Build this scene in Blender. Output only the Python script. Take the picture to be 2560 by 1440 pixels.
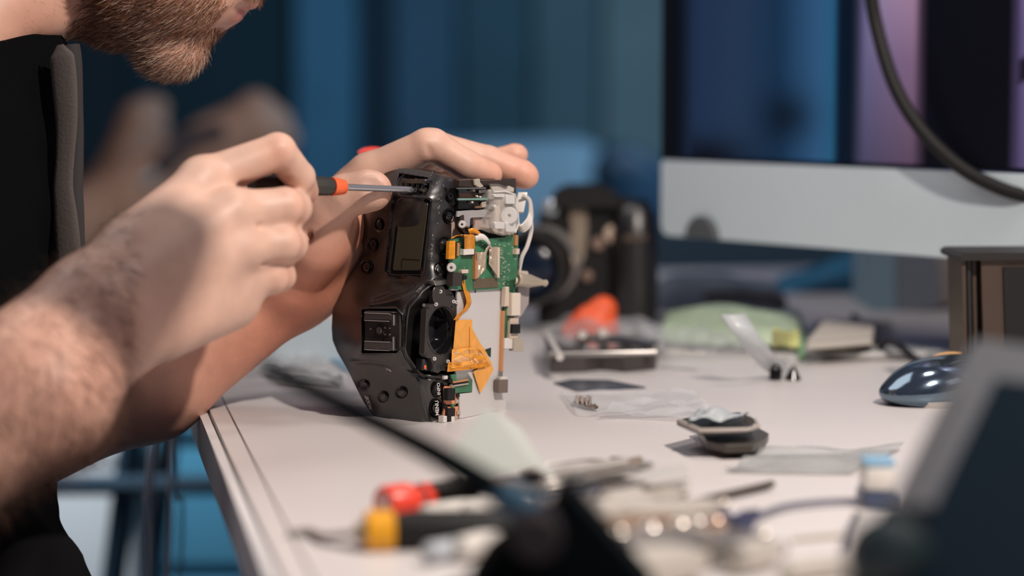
import bpy, bmesh, math, random
import numpy as np
from mathutils import Vector, Matrix
random.seed(7); RNG = np.random.default_rng(7)
for o in list(bpy.data.objects): bpy.data.objects.remove(o)
SC = bpy.context.scene; COL = SC.collection
# ---------------------------------------------------------------- camera
TZ = 0.75                      # height of the bench top
HC = 0.2054                    # lens above the bench top
LENS = 80.0; F = 2560*LENS/36.0
PITCH = math.atan(490/F); CP, SP = math.cos(PITCH), math.sin(PITCH)
CAM = np.array([0.0, 0.0, TZ+HC])
cd = bpy.data.cameras.new('camera'); cam = bpy.data.objects.new('camera', cd); COL.objects.link(cam)
cam.location = CAM; cam.rotation_euler = (math.pi/2-PITCH, 0, 0)
cd.lens = LENS; cd.sensor_width = 36; cd.clip_start = .05; cd.clip_end = 60
cd.dof.use_dof = True; cd.dof.focus_distance = 1.415; cd.dof.aperture_fstop = 3.0
SC.camera = cam
# ---------------------------------------------------------------- world and light
w = bpy.data.worlds.new('world'); SC.world = w; w.use_nodes = True
w.node_tree.nodes['Background'].inputs[0].default_value = (.29, .31, .52, 1)
w.node_tree.nodes['Background'].inputs[1].default_value = 0.18
SC.view_settings.view_transform = 'Standard'; SC.view_settings.look = 'None'
SC.view_settings.gamma = 1; SC.view_settings.use_curve_mapping = False
SC.view_settings.exposure = 0.0
SC.cycles.use_denoising = True
SC.cycles.max_bounces = 6; SC.cycles.transparent_max_bounces = 12; SC.cycles.caustics_reflective = False; SC.cycles.caustics_refractive = False
SC.cycles.sample_clamp_indirect = 4

def area(name, loc, target, size, power, color, size_y=None):
    l = bpy.data.lights.new(name, 'AREA'); l.energy = power; l.color = color
    l.size = size
    if size_y: l.shape = 'RECTANGLE'; l.size_y = size_y
    o = bpy.data.objects.new(name, l); COL.objects.link(o); o.location = loc
    o.rotation_euler = (Vector(target)-Vector(loc)).to_track_quat('-Z', 'Y').to_euler()
    return o
area('key_lamp', (.45, .70, TZ+.85), (-.05, 1.36, TZ+.05), .045, 13.2, (1.0, .885, .80)).data.shape = 'DISK'
area('overhead_lamp', (.30, 1.40, TZ+1.0), (-.02, 1.38, TZ), .13, 2.4, (1.0, .90, .83))
area('ceiling_lamp', (-.75, 1.75, TZ+1.5), (.0, 1.5, TZ), 1.0, 8, (1.0, .93, .88))
area('blue_lamp', (1.2, 3.4, TZ+1.4), (.1, 6.0, TZ+.35), .8, 34, (.42, .72, 1.0))
area('floor_fill', (-.8, 2.25, TZ+.75), (-.33, 2.9, .25), .3, 4.5, (.85, .93, 1.0)).data.spread = 1.1  # fill added to brighten the floor things beyond the bench edge
area('right_fill', (1.0, .80, TZ+.70), (.0, 1.4, TZ+.08), .4, .6, (1.0, .86, .78))  # soft fill added from the right; no window stands there

# ---------------------------------------------------------------- pixel geometry
def P(x, y, d):
    """the point at image position x, y and distance d along the view axis"""
    u = (np.asarray(x, float)-1280)/F*d; v = -(np.asarray(y, float)-720)/F*d
    return np.stack(np.broadcast_arrays(u, d*CP+v*SP, -d*SP+v*CP), -1)+CAM
def ray(x, y):
    return P(x, y, 1.0)-CAM
def tab(x, y, h=0.0):
    r = ray(x, y); t = (TZ+h-CAM[2])/r[..., 2]
    return CAM+r*t[..., None]
class Plane:
    """a plane in space; (x, y, w) is where the sight line x, y meets it at offset w metres"""
    def __init__(s, G, n): s.G = np.array(G, float); s.n = np.array(n, float)/np.linalg.norm(n)
    def __call__(s, x, y, w=0.0):
        r = ray(x, y); t = (np.dot(s.G-CAM, s.n)+w)/(r@s.n)
        return CAM+r*np.asarray(t)[..., None]
# ---------------------------------------------------------------- materials
MATS = {}
def mat(name, col, rough=.5, metal=0, spec=.5, bump=None, var=None, emit=None, alpha=1, sss=0, coat=0, trans=0, attr=None, scale=1.0):
    if name in MATS: return MATS[name]
    m = bpy.data.materials.new(name); m.use_nodes = True; nt = m.node_tree; b = nt.nodes['Principled BSDF']
    I = b.inputs
    I['Base Color'].default_value = (*col, 1); I['Roughness'].default_value = rough; I['Metallic'].default_value = metal
    I['Specular IOR Level'].default_value = spec; I['Alpha'].default_value = alpha
    I['Coat Weight'].default_value = coat; I['Transmission Weight'].default_value = trans
    if sss:
        I['Subsurface Weight'].default_value = sss; I['Subsurface Radius'].default_value = (1, .35, .2); I['Subsurface Scale'].default_value = .006
    if emit: I['Emission Color'].default_value = (*emit[:3], 1); I['Emission Strength'].default_value = emit[3]
    tc = nt.nodes.new('ShaderNodeTexCoord')
    src = None
    if attr:
        a = nt.nodes.new('ShaderNodeAttribute'); a.attribute_name = attr; src = a.outputs['Color']
        nt.links.new(src, I['Base Color'])
    if var:                      # (scale, amount) mottled colour
        n = nt.nodes.new('ShaderNodeTexNoise'); n.inputs['Scale'].default_value = var[0]; n.inputs['Detail'].default_value = 5
        nt.links.new(tc.outputs['Object'], n.inputs['Vector'])
        r = nt.nodes.new('ShaderNodeMapRange'); r.inputs[1].default_value = .3; r.inputs[2].default_value = .7
        r.inputs[3].default_value = 1-var[1]; r.inputs[4].default_value = 1+var[1]; nt.links.new(n.outputs[0], r.inputs[0])
        v = nt.nodes.new('ShaderNodeVectorMath'); v.operation = 'SCALE'; nt.links.new(r.outputs[0], v.inputs['Scale'])
        if src is not None: nt.links.new(src, v.inputs[0])
        else: v.inputs[0].default_value = col
        nt.links.new(v.outputs[0], I['Base Color'])
    if bump:                     # (scale, strength)
        n = nt.nodes.new('ShaderNodeTexNoise'); n.inputs['Scale'].default_value = bump[0]; n.inputs['Detail'].default_value = 4
        nt.links.new(tc.outputs['Object'], n.inputs['Vector'])
        bp = nt.nodes.new('ShaderNodeBump'); bp.inputs['Strength'].default_value = bump[1]; bp.inputs['Distance'].default_value = .001
        nt.links.new(n.outputs[0], bp.inputs['Height']); nt.links.new(bp.outputs[0], I['Normal'])
    MATS[name] = m; return m
BLK = mat('black_plastic', (.0085, .0075, .0068), .35, spec=1.0, bump=(2600, .05), var=(60, .15))
BLK2 = mat('black_gloss', (.008, .008, .009), .12)
BLKM = mat('black_matt', (.01, .01, .01), .6, spec=.3)
DARKMET = mat('dark_metal', (.085, .078, .074), .42, .75, bump=(1500, .05))
STEEL = mat('steel', (.62, .62, .62), .25, 1.0)
BRUSH = mat('brushed_metal', (.42, .40, .38), .38, 1.0)
SILVER = mat('silver_plate', (.55, .56, .58), .5, .55)
WHITEP = mat('white_plastic', (.68, .65, .60), .4)
CREAM = mat('cream_plastic', (.62, .50, .40), .45)
BEIGE = mat('beige_plastic', (.40, .35, .28), .45)
ORANGE = mat('orange_plastic', (.85, .14, .045), .4)
KAPTON = mat('polyimide_film', (.80, .36, .07), .28, spec=.5, var=(150, .10))
FLEX = mat('flex_circuit', (.68, .26, .015), .3, var=(300, .2))
COPPER = mat('copper', (.70, .33, .15), .4, .5)
PCB = mat('circuit_board_green', (.045, .17, .085), .42, var=(120, .25))
TANFOIL = mat('tan_foil', (.50, .40, .30), .38, .35, bump=(300, .3))
CLEAR = mat('clear_plastic', (.80, .78, .74), .12, alpha=.33, spec=.7)
FILM = mat('clear_film', (.82, .84, .86), .2, alpha=.17, spec=.7, bump=(60, .6))
SCREWW = mat('white_screw', (.75, .72, .68), .35, .3)
SKIN = mat('skin', (.6, .35, .25), .47, spec=.4, sss=.12, attr='tint', var=(90, .06), bump=(900, .12))
BLUEG = mat('blue_grey_plastic', (.25, .38, .48), .4)

# ---------------------------------------------------------------- objects
ORG = {}
def tagp(o, label=None, category=None, group=None, kind=None):
    for k, v in (('label', label), ('category', category), ('group', group), ('kind', kind)):
        if v: o[k] = v
def thing(name, label, category, loc, group=None):
    o = bpy.data.objects.new(name, None); COL.objects.link(o); o.location = [float(c) for c in loc]; o.empty_display_size = .02
    ORG[o] = np.array(loc, float); tagp(o, label, category, group); return o
def mesh(name, V, Fc):
    me = bpy.data.meshes.new(name); V = np.asarray(V, float)
    if isinstance(Fc, np.ndarray) and Fc.ndim == 2:
        n = Fc.shape[1]; me.vertices.add(len(V)); me.vertices.foreach_set('co', V.ravel())
        me.loops.add(Fc.size); me.loops.foreach_set('vertex_index', Fc.ravel().astype(np.int32))
        me.polygons.add(len(Fc)); me.polygons.foreach_set('loop_start', (np.arange(len(Fc))*n).astype(np.int32))
        me.update(calc_edges=True); me.validate()
    else:
        me.from_pydata([tuple(v) for v in V], [], [tuple(int(i) for i in f) for f in Fc]); me.update()
    return me
def mk(name, VF, m, parent=None, smooth=True, label=None, category=None, group=None, kind=None, angle=40, loc=None, flip=False):
    V, Fc = VF; V = np.asarray(V, float)
    if parent is not None: org = ORG[parent]
    elif loc is not None: org = np.array(loc, float)
    else: org = np.array([V[:, 0].mean(), V[:, 1].mean(), V[:, 2].min()])
    me = mesh(name, V-org, Fc)
    bm = bmesh.new(); bm.from_mesh(me)
    bmesh.ops.recalc_face_normals(bm, faces=bm.faces)
    if smooth:
        for f in bm.faces: f.smooth = True
        ca = math.radians(angle)
        for e in bm.edges:
            if len(e.link_faces) == 2 and e.calc_face_angle(0) > ca: e.smooth = False
    bm.to_mesh(me); bm.free()
    me.materials.append(m)
    o = bpy.data.objects.new(name, me); COL.objects.link(o)
    if parent is not None: o.parent = parent
    else: o.location = org
    ORG[o] = org; tagp(o, label, category, group, kind); return o
def merge(*parts):
    V = []; Fc = []; n = 0
    for v, f in parts:
        V.append(np.asarray(v, float)); Fc += [tuple(int(i)+n for i in q) for q in f]; n += len(v)
    return np.concatenate(V), Fc
def frame(n):
    n = np.array(n, float)/np.linalg.norm(n); a = np.array([0, 0, 1.]) if abs(n[2]) < .9 else np.array([1., 0, 0])
    u = np.cross(a, n); u /= np.linalg.norm(u); return u, np.cross(n, u), n
def tube(pts, r, n=10, caps=True, flat=1.0, updir=None):
    """swept tube along pts, radius r (number or list)"""
    pts = np.asarray(pts, float); N = len(pts); r = np.broadcast_to(r, (N,))
    T = np.gradient(pts, axis=0); T /= np.linalg.norm(T, axis=1)[:, None]+1e-12
    u, v, _ = frame(T[0])
    if updir is not None: u = np.array(updir, float)
    V = []
    for i in range(N):
        u = u-T[i]*np.dot(u, T[i]); u /= np.linalg.norm(u); v = np.cross(T[i], u)
        for k in range(n):
            a = 2*math.pi*k/n; V.append(pts[i]+r[i]*(math.cos(a)*u+flat*math.sin(a)*v))
    Fc = [(i*n+k, i*n+(k+1) % n, (i+1)*n+(k+1) % n, (i+1)*n+k) for i in range(N-1) for k in range(n)]
    if caps: Fc += [tuple(range(n))[::-1], tuple((N-1)*n+k for k in range(n))]
    return np.array(V), Fc
def spline(ctrl, n=24):
    c = np.asarray(ctrl, float); c = np.vstack([2*c[0]-c[1], c, 2*c[-1]-c[-2]]); out = []
    m = len(c)-3
    for i in range(m):
        for t in np.linspace(0, 1, max(2, n//m), endpoint=False):
            p0, p1, p2, p3 = c[i:i+4]
            out.append(.5*((2*p1)+(p2-p0)*t+(2*p0-5*p1+4*p2-p3)*t*t+(3*p1-p0-3*p2+p3)*t**3))
    out.append(c[-2]); return np.array(out)
def lathe(p0, p1, prof, n=24, caps=True):
    """profile of (t, r): t from 0 at p0 to 1 at p1"""
    p0 = np.array(p0, float); p1 = np.array(p1, float); u, v, _ = frame(p1-p0); V = []
    for t, r in prof:
        c = p0+(p1-p0)*t
        for k in range(n):
            a = 2*math.pi*k/n; V.append(c+r*(math.cos(a)*u+math.sin(a)*v))
    N = len(prof); Fc = [(i*n+k, i*n+(k+1) % n, (i+1)*n+(k+1) % n, (i+1)*n+k) for i in range(N-1) for k in range(n)]
    if caps: Fc += [tuple(range(n))[::-1], tuple((N-1)*n+k for k in range(n))]
    return np.array(V), Fc
def box(c, X, Y, Z, bev=0.0, seg=2):
    """box centred at c with half-extent vectors X, Y, Z"""
    bm = bmesh.new(); bmesh.ops.create_cube(bm, size=2)
    X, Y, Z = [np.array(q, float) for q in (X, Y, Z)]; L = [np.linalg.norm(q) for q in (X, Y, Z)]
    for vv in bm.verts: vv.co = Vector((vv.co[0]*L[0], vv.co[1]*L[1], vv.co[2]*L[2]))
    if bev: bmesh.ops.bevel(bm, geom=bm.edges[:], offset=min(bev, min(L)*.95), segments=seg, profile=.5, affect='EDGES')
    R = np.stack([X/L[0], Y/L[1], Z/L[2]]); bm.verts.index_update()
    V = np.array([vv.co[:] for vv in bm.verts])@R+np.array(c, float); Fc = [[q.index for q in f.verts] for f in bm.faces]; bm.free()
    return V, Fc
def zbox(x, y, z0, w, d, h, rot=0, bev=.0, seg=2):
    c, s = math.cos(rot), math.sin(rot)
    return box((x, y, z0+h/2), (w/2*c, w/2*s, 0), (-d/2*s, d/2*c, 0), (0, 0, h/2), bev, seg)
def prism(top, back, cap=True):
    """solid between loop `top` and the same loop moved by vector back; slightly chamfered rim"""
    top = np.asarray(top, float); n = len(top); c = top.mean(0); back = np.array(back, float)
    L = np.linalg.norm(back); ch = min(L*.3, .0004)
    d = c-top; dn = np.linalg.norm(d, axis=1)[:, None]+1e-9; ins = top+d/dn*ch
    V = np.vstack([ins, top+back/L*ch, top+back]); 
    Fc = [tuple(range(n))]+[(r*n+k, r*n+(k+1) % n, (r+1)*n+(k+1) % n, (r+1)*n+k) for r in (0, 1) for k in range(n)]+[tuple(2*n+k for k in range(n))[::-1]]
    return V, Fc
def slab(pl, poly, w1, w0):
    """solid on plane pl: outline in image positions at front offset w1, going back to w0"""
    a = np.array(poly, float); return prism(pl(a[:, 0], a[:, 1], w1), -pl.n*(w1-w0))
def ell(cx, cy, rx, ry, n=20, a0=0):
    t = np.linspace(0, 2*math.pi, n, endpoint=False)+a0; return np.stack([cx+rx*np.cos(t), cy+ry*np.sin(t)], 1)
def rrect(x0, y0, x1, y1, r, n=4, sh=0.0):
    """rounded rectangle; sh shears x with y"""
    out = []
    for cx, cy, a in ((x1-r, y0+r, -90), (x1-r, y1-r, 0), (x0+r, y1-r, 90), (x0+r, y0+r, 180)):
        for k in range(n+1):
            t = math.radians(a+90*k/n); out.append((cx+r*math.cos(t), cy+r*math.sin(t)))
    o = np.array(out); o[:, 0] += sh*(o[:, 1]-(y0+y1)/2); return o
def ribbon(pts, wdir, width, thick=.0002):
    """thin strip along pts, wide along wdir"""
    pts = np.asarray(pts, float); wd = np.array(wdir, float); wd = np.broadcast_to(wd, pts.shape)
    T = np.gradient(pts, axis=0); N = np.cross(T, wd); N /= np.linalg.norm(N, axis=1)[:, None]+1e-12
    wd = wd/np.linalg.norm(wd, axis=1)[:, None]*np.broadcast_to(width, (len(pts),))[:, None]/2
    q = [pts-wd+N*thick/2, pts+wd+N*thick/2, pts+wd-N*thick/2, pts-wd-N*thick/2]
    V = np.stack(q, 1).reshape(-1, 3); n = len(pts)
    Fc = [(i*4+k, i*4+(k+1) % 4, i*4+4+(k+1) % 4, i*4+4+k) for i in range(n-1) for k in range(4)]+[(0, 1, 2, 3), tuple((n-1)*4+k for k in (3, 2, 1, 0))]
    return V, Fc
def gridf(G):
    """faces of an (a, b, 3) array of points"""
    a, b = G.shape[:2]; i = np.arange(a-1)[:, None]*b+np.arange(b-1)[None]
    return G.reshape(-1, 3), np.stack([i, i+1, i+b+1, i+b], -1).reshape(-1, 4)
def crumple(pl_pts, nx, ny, amp, seed=0, fr=3.0, lift=None):
    """a wrinkled sheet over four corner points"""
    c = [np.array(p, float) for p in pl_pts]; rs = np.random.default_rng(seed)
    u = np.linspace(0, 1, nx)[:, None, None]; v = np.linspace(0, 1, ny)[None, :, None]
    G = c[0]*(1-u)*(1-v)+c[1]*u*(1-v)+c[2]*u*v+c[3]*(1-u)*v
    h = np.zeros((nx, ny)); U, V = u[..., 0], v[..., 0]
    for k in range(7):
        a = rs.uniform(0, math.pi); f = fr*rs.uniform(.5, 2); h = h+np.abs(np.sin(f*(U*math.cos(a)+V*math.sin(a))*math.pi+rs.uniform(0, 6)))*rs.uniform(.3, 1)
    h = (h-h.min())/(h.max()-h.min())
    G = G.copy(); G[..., 2] += h*amp
    if lift is not None: G[..., 2] += lift(U, V)
    return gridf(G)
def thicken(VF, t):
    V, Fc = VF; V = np.asarray(V); n = len(V); Fc = [tuple(int(i) for i in f) for f in Fc]
    e = {}
    for f in Fc:
        for a, b in zip(f, f[1:]+f[:1]): e[(a, b)] = 1
    rim = [(a, b, b+n, a+n)[::-1] for (a, b) in e if (b, a) not in e]
    return np.vstack([V+[0, 0, t], V]), [f for f in Fc]+[tuple(i+n for i in f[::-1]) for f in Fc]+rim
def text3d(body, pl, x, y, w, xdir_px, size, m, parent, thick=.0001, shear=0.0):
    """raised print on plane pl; xdir_px is the reading direction in the image"""
    cu = bpy.data.curves.new('lettering', 'FONT'); cu.body = body; cu.size = size; cu.extrude = thick; cu.align_x = 'CENTER'; cu.align_y = 'CENTER'; cu.shear = shear
    cu.resolution_u = 3; cu.offset = size*.012
    tmp = bpy.data.objects.new('lettering', cu); COL.objects.link(tmp); cu.materials.append(m); bpy.context.view_layer.update()
    me = bpy.data.meshes.new_from_object(tmp.evaluated_get(bpy.context.evaluated_depsgraph_get())); bpy.data.objects.remove(tmp)
    me.name = 'lettering'; o = bpy.data.objects.new('lettering', me); COL.objects.link(o)
    c = pl(x, y, w); dx = pl(x+xdir_px[0], y+xdir_px[1], w)-c; dx /= np.linalg.norm(dx); dz = pl.n; dy = np.cross(dz, dx)
    M = np.eye(4); M[:3, 0] = dx; M[:3, 1] = dy; M[:3, 2] = dz; M[:3, 3] = c-ORG[parent]
    o.parent = parent; o.matrix_local = Matrix(M.tolist()); return o
# ================================================================ setting
FLOOR = mat('floor_grey', (.33, .35, .36), .45, var=(2, .12))
TEAL = mat('wall_teal', (.03, .085, .12), .7)
mk('floor', zbox(0, 3, -.05, 9, 11, .05), FLOOR, kind='structure', smooth=False)
WY = 6.2
wb = mk('wall_back', zbox(0, WY+.1, 0, 9, .2, 3.0), TEAL, kind='structure', smooth=False)
def wx(x, d=WY): return float(P(x, 300, d/CP)[0])
# the back wall is faced with upright panels of different blues
for x0, x1, c, off in ((-700, 330, (.006, .022, .032), 0), (330, 745, (.002, .032, .045), .0), (745, 905, (.06, .20, .30), .05), (905, 985, (.004, .03, .05), .0),
                       (985, 1150, (.045, .12, .18), .03), (1150, 1330, (.035, .10, .13), .0), (1330, 1500, (.08, .15, .17), .03), (1500, 1690, (.16, .23, .23), .05),
                       (1690, 2120, (.10, .12, .26), .02), (2120, 2300, (.35, .22, .30), .04), (2300, 3200, (.2, .16, .35), .0)):
    a, b = wx(x0), wx(x1)
    mk('panel', zbox((a+b)/2, WY-.02-off/2, .0, b-a-.01, .04+off, 2.6, bev=.005), mat('panel_%d' % x0, c, .7, var=(3, .15)), wb, smooth=False)
mk('trim_1', zbox(0, WY-.09, 0, 9, .03, .1, bev=.004), mat('trim_dark', (.02, .03, .04), .6), kind='structure')
# ================================================================ workbench
TOPM = mat('bench_white', (.66, .625, .61), .38, spec=.35, var=(5, .03))
e0 = tab(506, 985); e1 = tab(708, 1440); ed = (e1-e0)[:2]; ed /= np.linalg.norm(ed); en = np.array([-ed[1], ed[0]])   # edge runs towards the lens, en points into the top
if en[0] < 0: en = -en
q0 = e1[:2]+ed*.55; q1 = e0[:2]-ed*1.0
BW = 1.9
bench = thing('workbench', 'white topped workbench with a grey edge strip, cluttered with camera parts', 'workbench', (*((q0+q1)/2+en*BW/2), 0))
loop = np.array([q0, q0+en*BW, q1+en*BW, q1]); V3 = np.c_[loop, np.full(4, TZ)]
mk('tabletop', prism(V3, (0, 0, -.022)), TOPM, bench, smooth=False)
def strip(o0, o1, z0, z1):
    a = np.array([q0-en*o1, q0-en*o0, q1-en*o0, q1-en*o1]); return prism(np.c_[a, np.full(4, z1)], (0, 0, z0-z1))
mk('edge_strip', strip(.0015, .007, TZ-.028, TZ-.0015), mat('edge_grey', (.72, .71, .71), .45), bench, smooth=False, label='grey metal edge strip')
mk('edge_seam', strip(.0003, .0014, TZ-.026, TZ-.004), mat('seam_brown', (.03, .018, .012), .6), bench, smooth=False, label='dark brown seam')
grv = tube(np.array([np.r_[q0+en*.012, TZ+.0002], np.r_[q1+en*.012, TZ+.0002]]), .0006, 6); mk('seam_line', grv, mat('seam_grey', (.25, .23, .22), .6), bench)
for i, (t, s) in enumerate(((.04, .40), (.96, .40), (.04, BW-.06), (.96, BW-.06))):
    p = q0+(q1-q0)*t+en*s
    mk('leg', zbox(p[0], p[1], 0, .05, .05, TZ-.022, rot=math.atan2(ed[1], ed[0]), bev=.004), mat('leg_grey', (.3, .31, .33), .4, .6), bench)
# ---- below the bench at the left: blue cabinet, stool frame, hanging leads, a pale board
bx = P(520, 1300, 2.9)
cab = thing('tool_cabinet', 'blue metal cabinet on the floor beyond the bench edge, under the forearm', 'cabinet', (bx[0], bx[1], 0))
CB = mat('cabinet_blue', (.045, .17, .26), .45); w_ = .40
cx = P(375, 1300, 2.9)[0]+w_/2+.005
mk('body', zbox(cx, 3.1, .04, w_, .5, .62, bev=.008), CB, cab)
mk('plinth', zbox(cx, 3.12, 0, w_-.06, .44, .04), BLKM, cab, smooth=False)
for k in range(2):
    d = mk('drawer', zbox(cx, 2.842, .07+k*.29, w_-.03, .018, .27, bev=.004), CB, cab)
    mk('handle', zbox(cx, 2.825, .27+k*.29, .16, .018, .014, bev=.004), BRUSH, d)
crate = thing('storage_box', 'pale grey box on the floor left of the blue cabinet', 'box', (P(240, 1300, 2.85)[0], 2.95, 0))
bxx = P(270, 1300, 2.85)[0]
bxx -= .062
mk('box_body', zbox(bxx, 2.98, 0, .20, .4, .50, bev=.01), mat('pale_grey', (.36, .375, .385), .5), crate)
mk('lid', zbox(bxx, 2.98, .50, .212, .41, .03, bev=.008), mat('pale_grey2', (.60, .62, .62), .5), crate)
# stool in front of the cabinet
s0 = P(400, 1195, 2.45); st = thing('stool', 'dark metal stool frame standing in front of the blue cabinet', 'stool', (s0[0], 2.45, 0))
SM = mat('stool_metal', (.02, .05, .08), .5, .2)
lx = [P(445, 1300, 2.45)[0]-.06, P(445, 1300, 2.45)[0]+.30]
for sx, xx in enumerate(lx):
    for yy in (2.38, 2.68):
        mk('leg', tube([(xx-(.035+.03*(1-sx))*(1-sx*2), yy, 0), (xx+.02*(1-sx*2) if sx == 0 else xx-.2, yy, .61)], .013, 8), SM, st)
zr = float(P(400, 1192, 2.45)[2])
mk('crossbar', tube([(lx[0]-.22, 2.37, zr), (lx[1], 2.37, zr)], .011, 8), SM, st)
mk('crossbar', tube([(lx[0], 2.69, zr), (lx[1], 2.69, zr)], .009, 8), SM, st)
mk('seat', zbox(P(300, 1000, 2.45)[0], 2.53, .60, .20, .26, .035, bev=.015), mat('seat_blue', (.02, .05, .08), .6), st)
# leads hanging behind the bench edge
for i, (xa, xb, xc, col) in enumerate(((386, 366, 372, (.85, .85, .86)), (406, 378, 386, (.6, .62, .66)), (436, 424, 428, (.9, .9, .9)), (444, 442, 462, (.3, .42, .5)))):
    a = P(xa, 960, 1.75+i*.01); b = P(xb, 1230, 1.75+i*.012); c = P(xc-10, 1440, 1.78+i*.012); z = [P(xa+8, 860, 1.74+i*.01), a, b, c, np.array([c[0]-.02-.01*i, c[1]+.04, .004]), np.array([c[0]-.03-.03*i, c[1]+.15, .004])]
    mk('cable', tube(spline(z, 40), .0017 if i < 3 else .0011, 7), mat('lead_%d' % i, col, .5), category='cable', group='leads hanging beyond the bench edge',
       label=['white lead hanging beyond the bench edge, leftmost of the four', 'grey lead hanging just right of the leftmost white lead', 'bright white lead hanging in front of the blue cabinet', 'thin blue grey lead hanging in front of the blue cabinet, rightmost of the four'][i])
# bright blue bin just under the bench edge
bp = P(590, 1420, 1.75)
bn = thing('waste_bin', 'light blue translucent bin just below the bench edge', 'bin', (bp[0]+.08, 1.9, 0))
mk('bin_body', lathe((bp[0]+.075, 1.9, 0), (bp[0]+.075, 1.9, bp[2]+.02), [(0, .07), (.97, .092), (1, .094), (1, .09), (.03, .066)], 28, caps=False), mat('bin_blue', (.12, .35, .50), .25), bn)
mk('rim', lathe((bp[0]+.075, 1.9, bp[2]+.012), (bp[0]+.075, 1.9, bp[2]+.024), [(0, .094), (.5, .098), (1, .094)], 28), mat('bin_rim', (.35, .6, .72), .3), bn)
# ================================================================ the camera being repaired
TH = math.radians(35)
Uf = np.array([math.cos(TH), -math.sin(TH), 0]); Wn = np.array([-math.sin(TH), -math.cos(TH), 0])
G1 = tab(1095., 1062.); G2 = tab(1112., 1058.)
FACE = Plane(G1, Wn)
LEAN = math.radians(2.4)
REAR = Plane(G2, Uf*math.cos(LEAN)-np.array([0, 0, 1])*math.sin(LEAN))
ds = thing('disassembled_camera', 'black professional camera standing on its side, back removed, circuit board and orange film exposed', 'camera', tab(1080., 1062.))
cp = np.array([(1010,423,-17),(965,440,-16),(1060,428,-17),(1105,445,-18),(1135,470,-24),
(1035,452,-7),(1000,470,-3),(1075,480,-3),(1020,590,0),(990,600,0),(1050,600,0),(1010,685,1),(970,680,0),(1045,690,1),(1078,520,-2.0),(975,505,0),(964,600,0),(985,482,-.5),(968,555,0),(1073,510,-.3),(1064,600,-.2),
(1085,560,-3),(1080,620,-2.5),(1078,680,-1),(1144,500,-27),(1142,560,-25),(1124,600,-17),(1116,660,-14),(1118,698,-10),(1124,491,-16),(1122,541,-15),
(940,520,-3),(958,560,-3),(930,560,-8),(892,570,-17),(935,611,-6),(908,610,-12),(918,666,-6),(890,670,-13),(955,640,-2),(950,690,-.5),
(872,706,-13),(920,702,-3),(1000,700,0),(1080,698,1),(846,745,-16),(880,740,1),(930,735,8),(1000,728,9),(1045,722,8),(930,762,15),(1000,758,16),(1035,748,13),
(905,775,15),(950,785,16.5),(1000,785,16),(950,875,16),(1000,878,16),(905,880,13),(1020,820,12),(1020,872,11),
(868,790,6),(868,860,5),(833,790,-11),(833,840,-13),(852,882,-7),
(880,902,2),(930,902,9),(1000,905,10),(1035,915,4),(960,935,4),(1040,950,2),(1080,946,-2),(1110,945,-12),
(900,955,0),(950,985,0),(1010,995,0),(1045,1000,0),(1062,1000,-2),(1093,972,-8),(1107,1000,-13),(1090,1020,-8),(1105,1055,-16),(915,1000,-4),(942,1044,-5),(1000,1052,-4),
(1055,1058,-4),(1080,1050,-10),(897,975,-6),(925,1022,-8)], float)
def tps_fit(X, z, lam=1e-3):
    n = len(X); d = np.linalg.norm(X[:, None]-X[None], axis=2)/100; K = np.where(d > 0, d*d*np.log(d+1e-9), 0)+lam*np.eye(n)
    Pm = np.c_[np.ones(n), X/100]; A = np.block([[K, Pm], [Pm.T, np.zeros((3, 3))]]); s = np.linalg.solve(A, np.r_[z, 0, 0, 0]); return s
_s = tps_fit(cp[:, :2], cp[:, 2], .0008)
def surf(x, y):
    x = np.asarray(x, float); y = np.asarray(y, float); sh = np.broadcast(x, y).shape; q = np.stack([np.broadcast_to(x, sh).ravel(), np.broadcast_to(y, sh).ravel()], 1)
    out = np.empty(len(q))
    for a in range(0, len(q), 20000):
        d = np.linalg.norm(q[a:a+20000, None]-cp[None, :, :2], axis=2)/100; K = np.where(d > 0, d*d*np.log(d+1e-9), 0)
        out[a:a+20000] = K@_s[:len(cp)]+_s[len(cp)]+q[a:a+20000]@_s[len(cp)+1:]/100
    return (out/1000).reshape(sh)
Lc = np.array([(421,1010),(424,985),(432,962),(450,945),(480,930),(510,915),(535,897),(560,884),(580,889),(600,902),(618,908),(640,902),(670,885),(700,868),(720,852),(745,840),(780,831),(820,829),(850,831),(880,843),(900,855),(930,872),(960,886),(1000,906),(1020,918),(1040,932),(1052,960),(1062,1030),(1068,1080)], float)
Rc = np.array([(421,1012),(424,1045),(432,1080),(442,1105),(455,1126),(470,1138),(490,1143),(520,1146),(548,1144),(562,1137),(575,1129),(590,1126),(640,1121),(690,1117),(700,1117),(703,1112),(708,1096),(716,1077),(728,1062),(745,1050),(758,1038),(768,1028),(800,1024),(870,1020),(884,1024),(896,1031),(912,1041),(926,1052),(935,1066),(939,1090),(942,1111),(980,1110),(1020,1107),(1050,1105),(1062,1099),(1068,1082)], float)
def sd_line(x, y, pl_):
    """distance in pixels to a polyline"""
    d = np.full(np.shape(x), 1e9); pl_ = np.array(pl_, float)
    for a, b in zip(pl_[:-1], pl_[1:]):
        ab = b-a; t = np.clip(((x-a[0])*ab[0]+(y-a[1])*ab[1])/(ab@ab), 0, 1); d = np.minimum(d, np.hypot(x-a[0]-t*ab[0], y-a[1]-t*ab[1]))
    return d
def sstep(a, b, x): t = np.clip((x-a)/(b-a), 0, 1); return t*t*(3-2*t)
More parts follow.
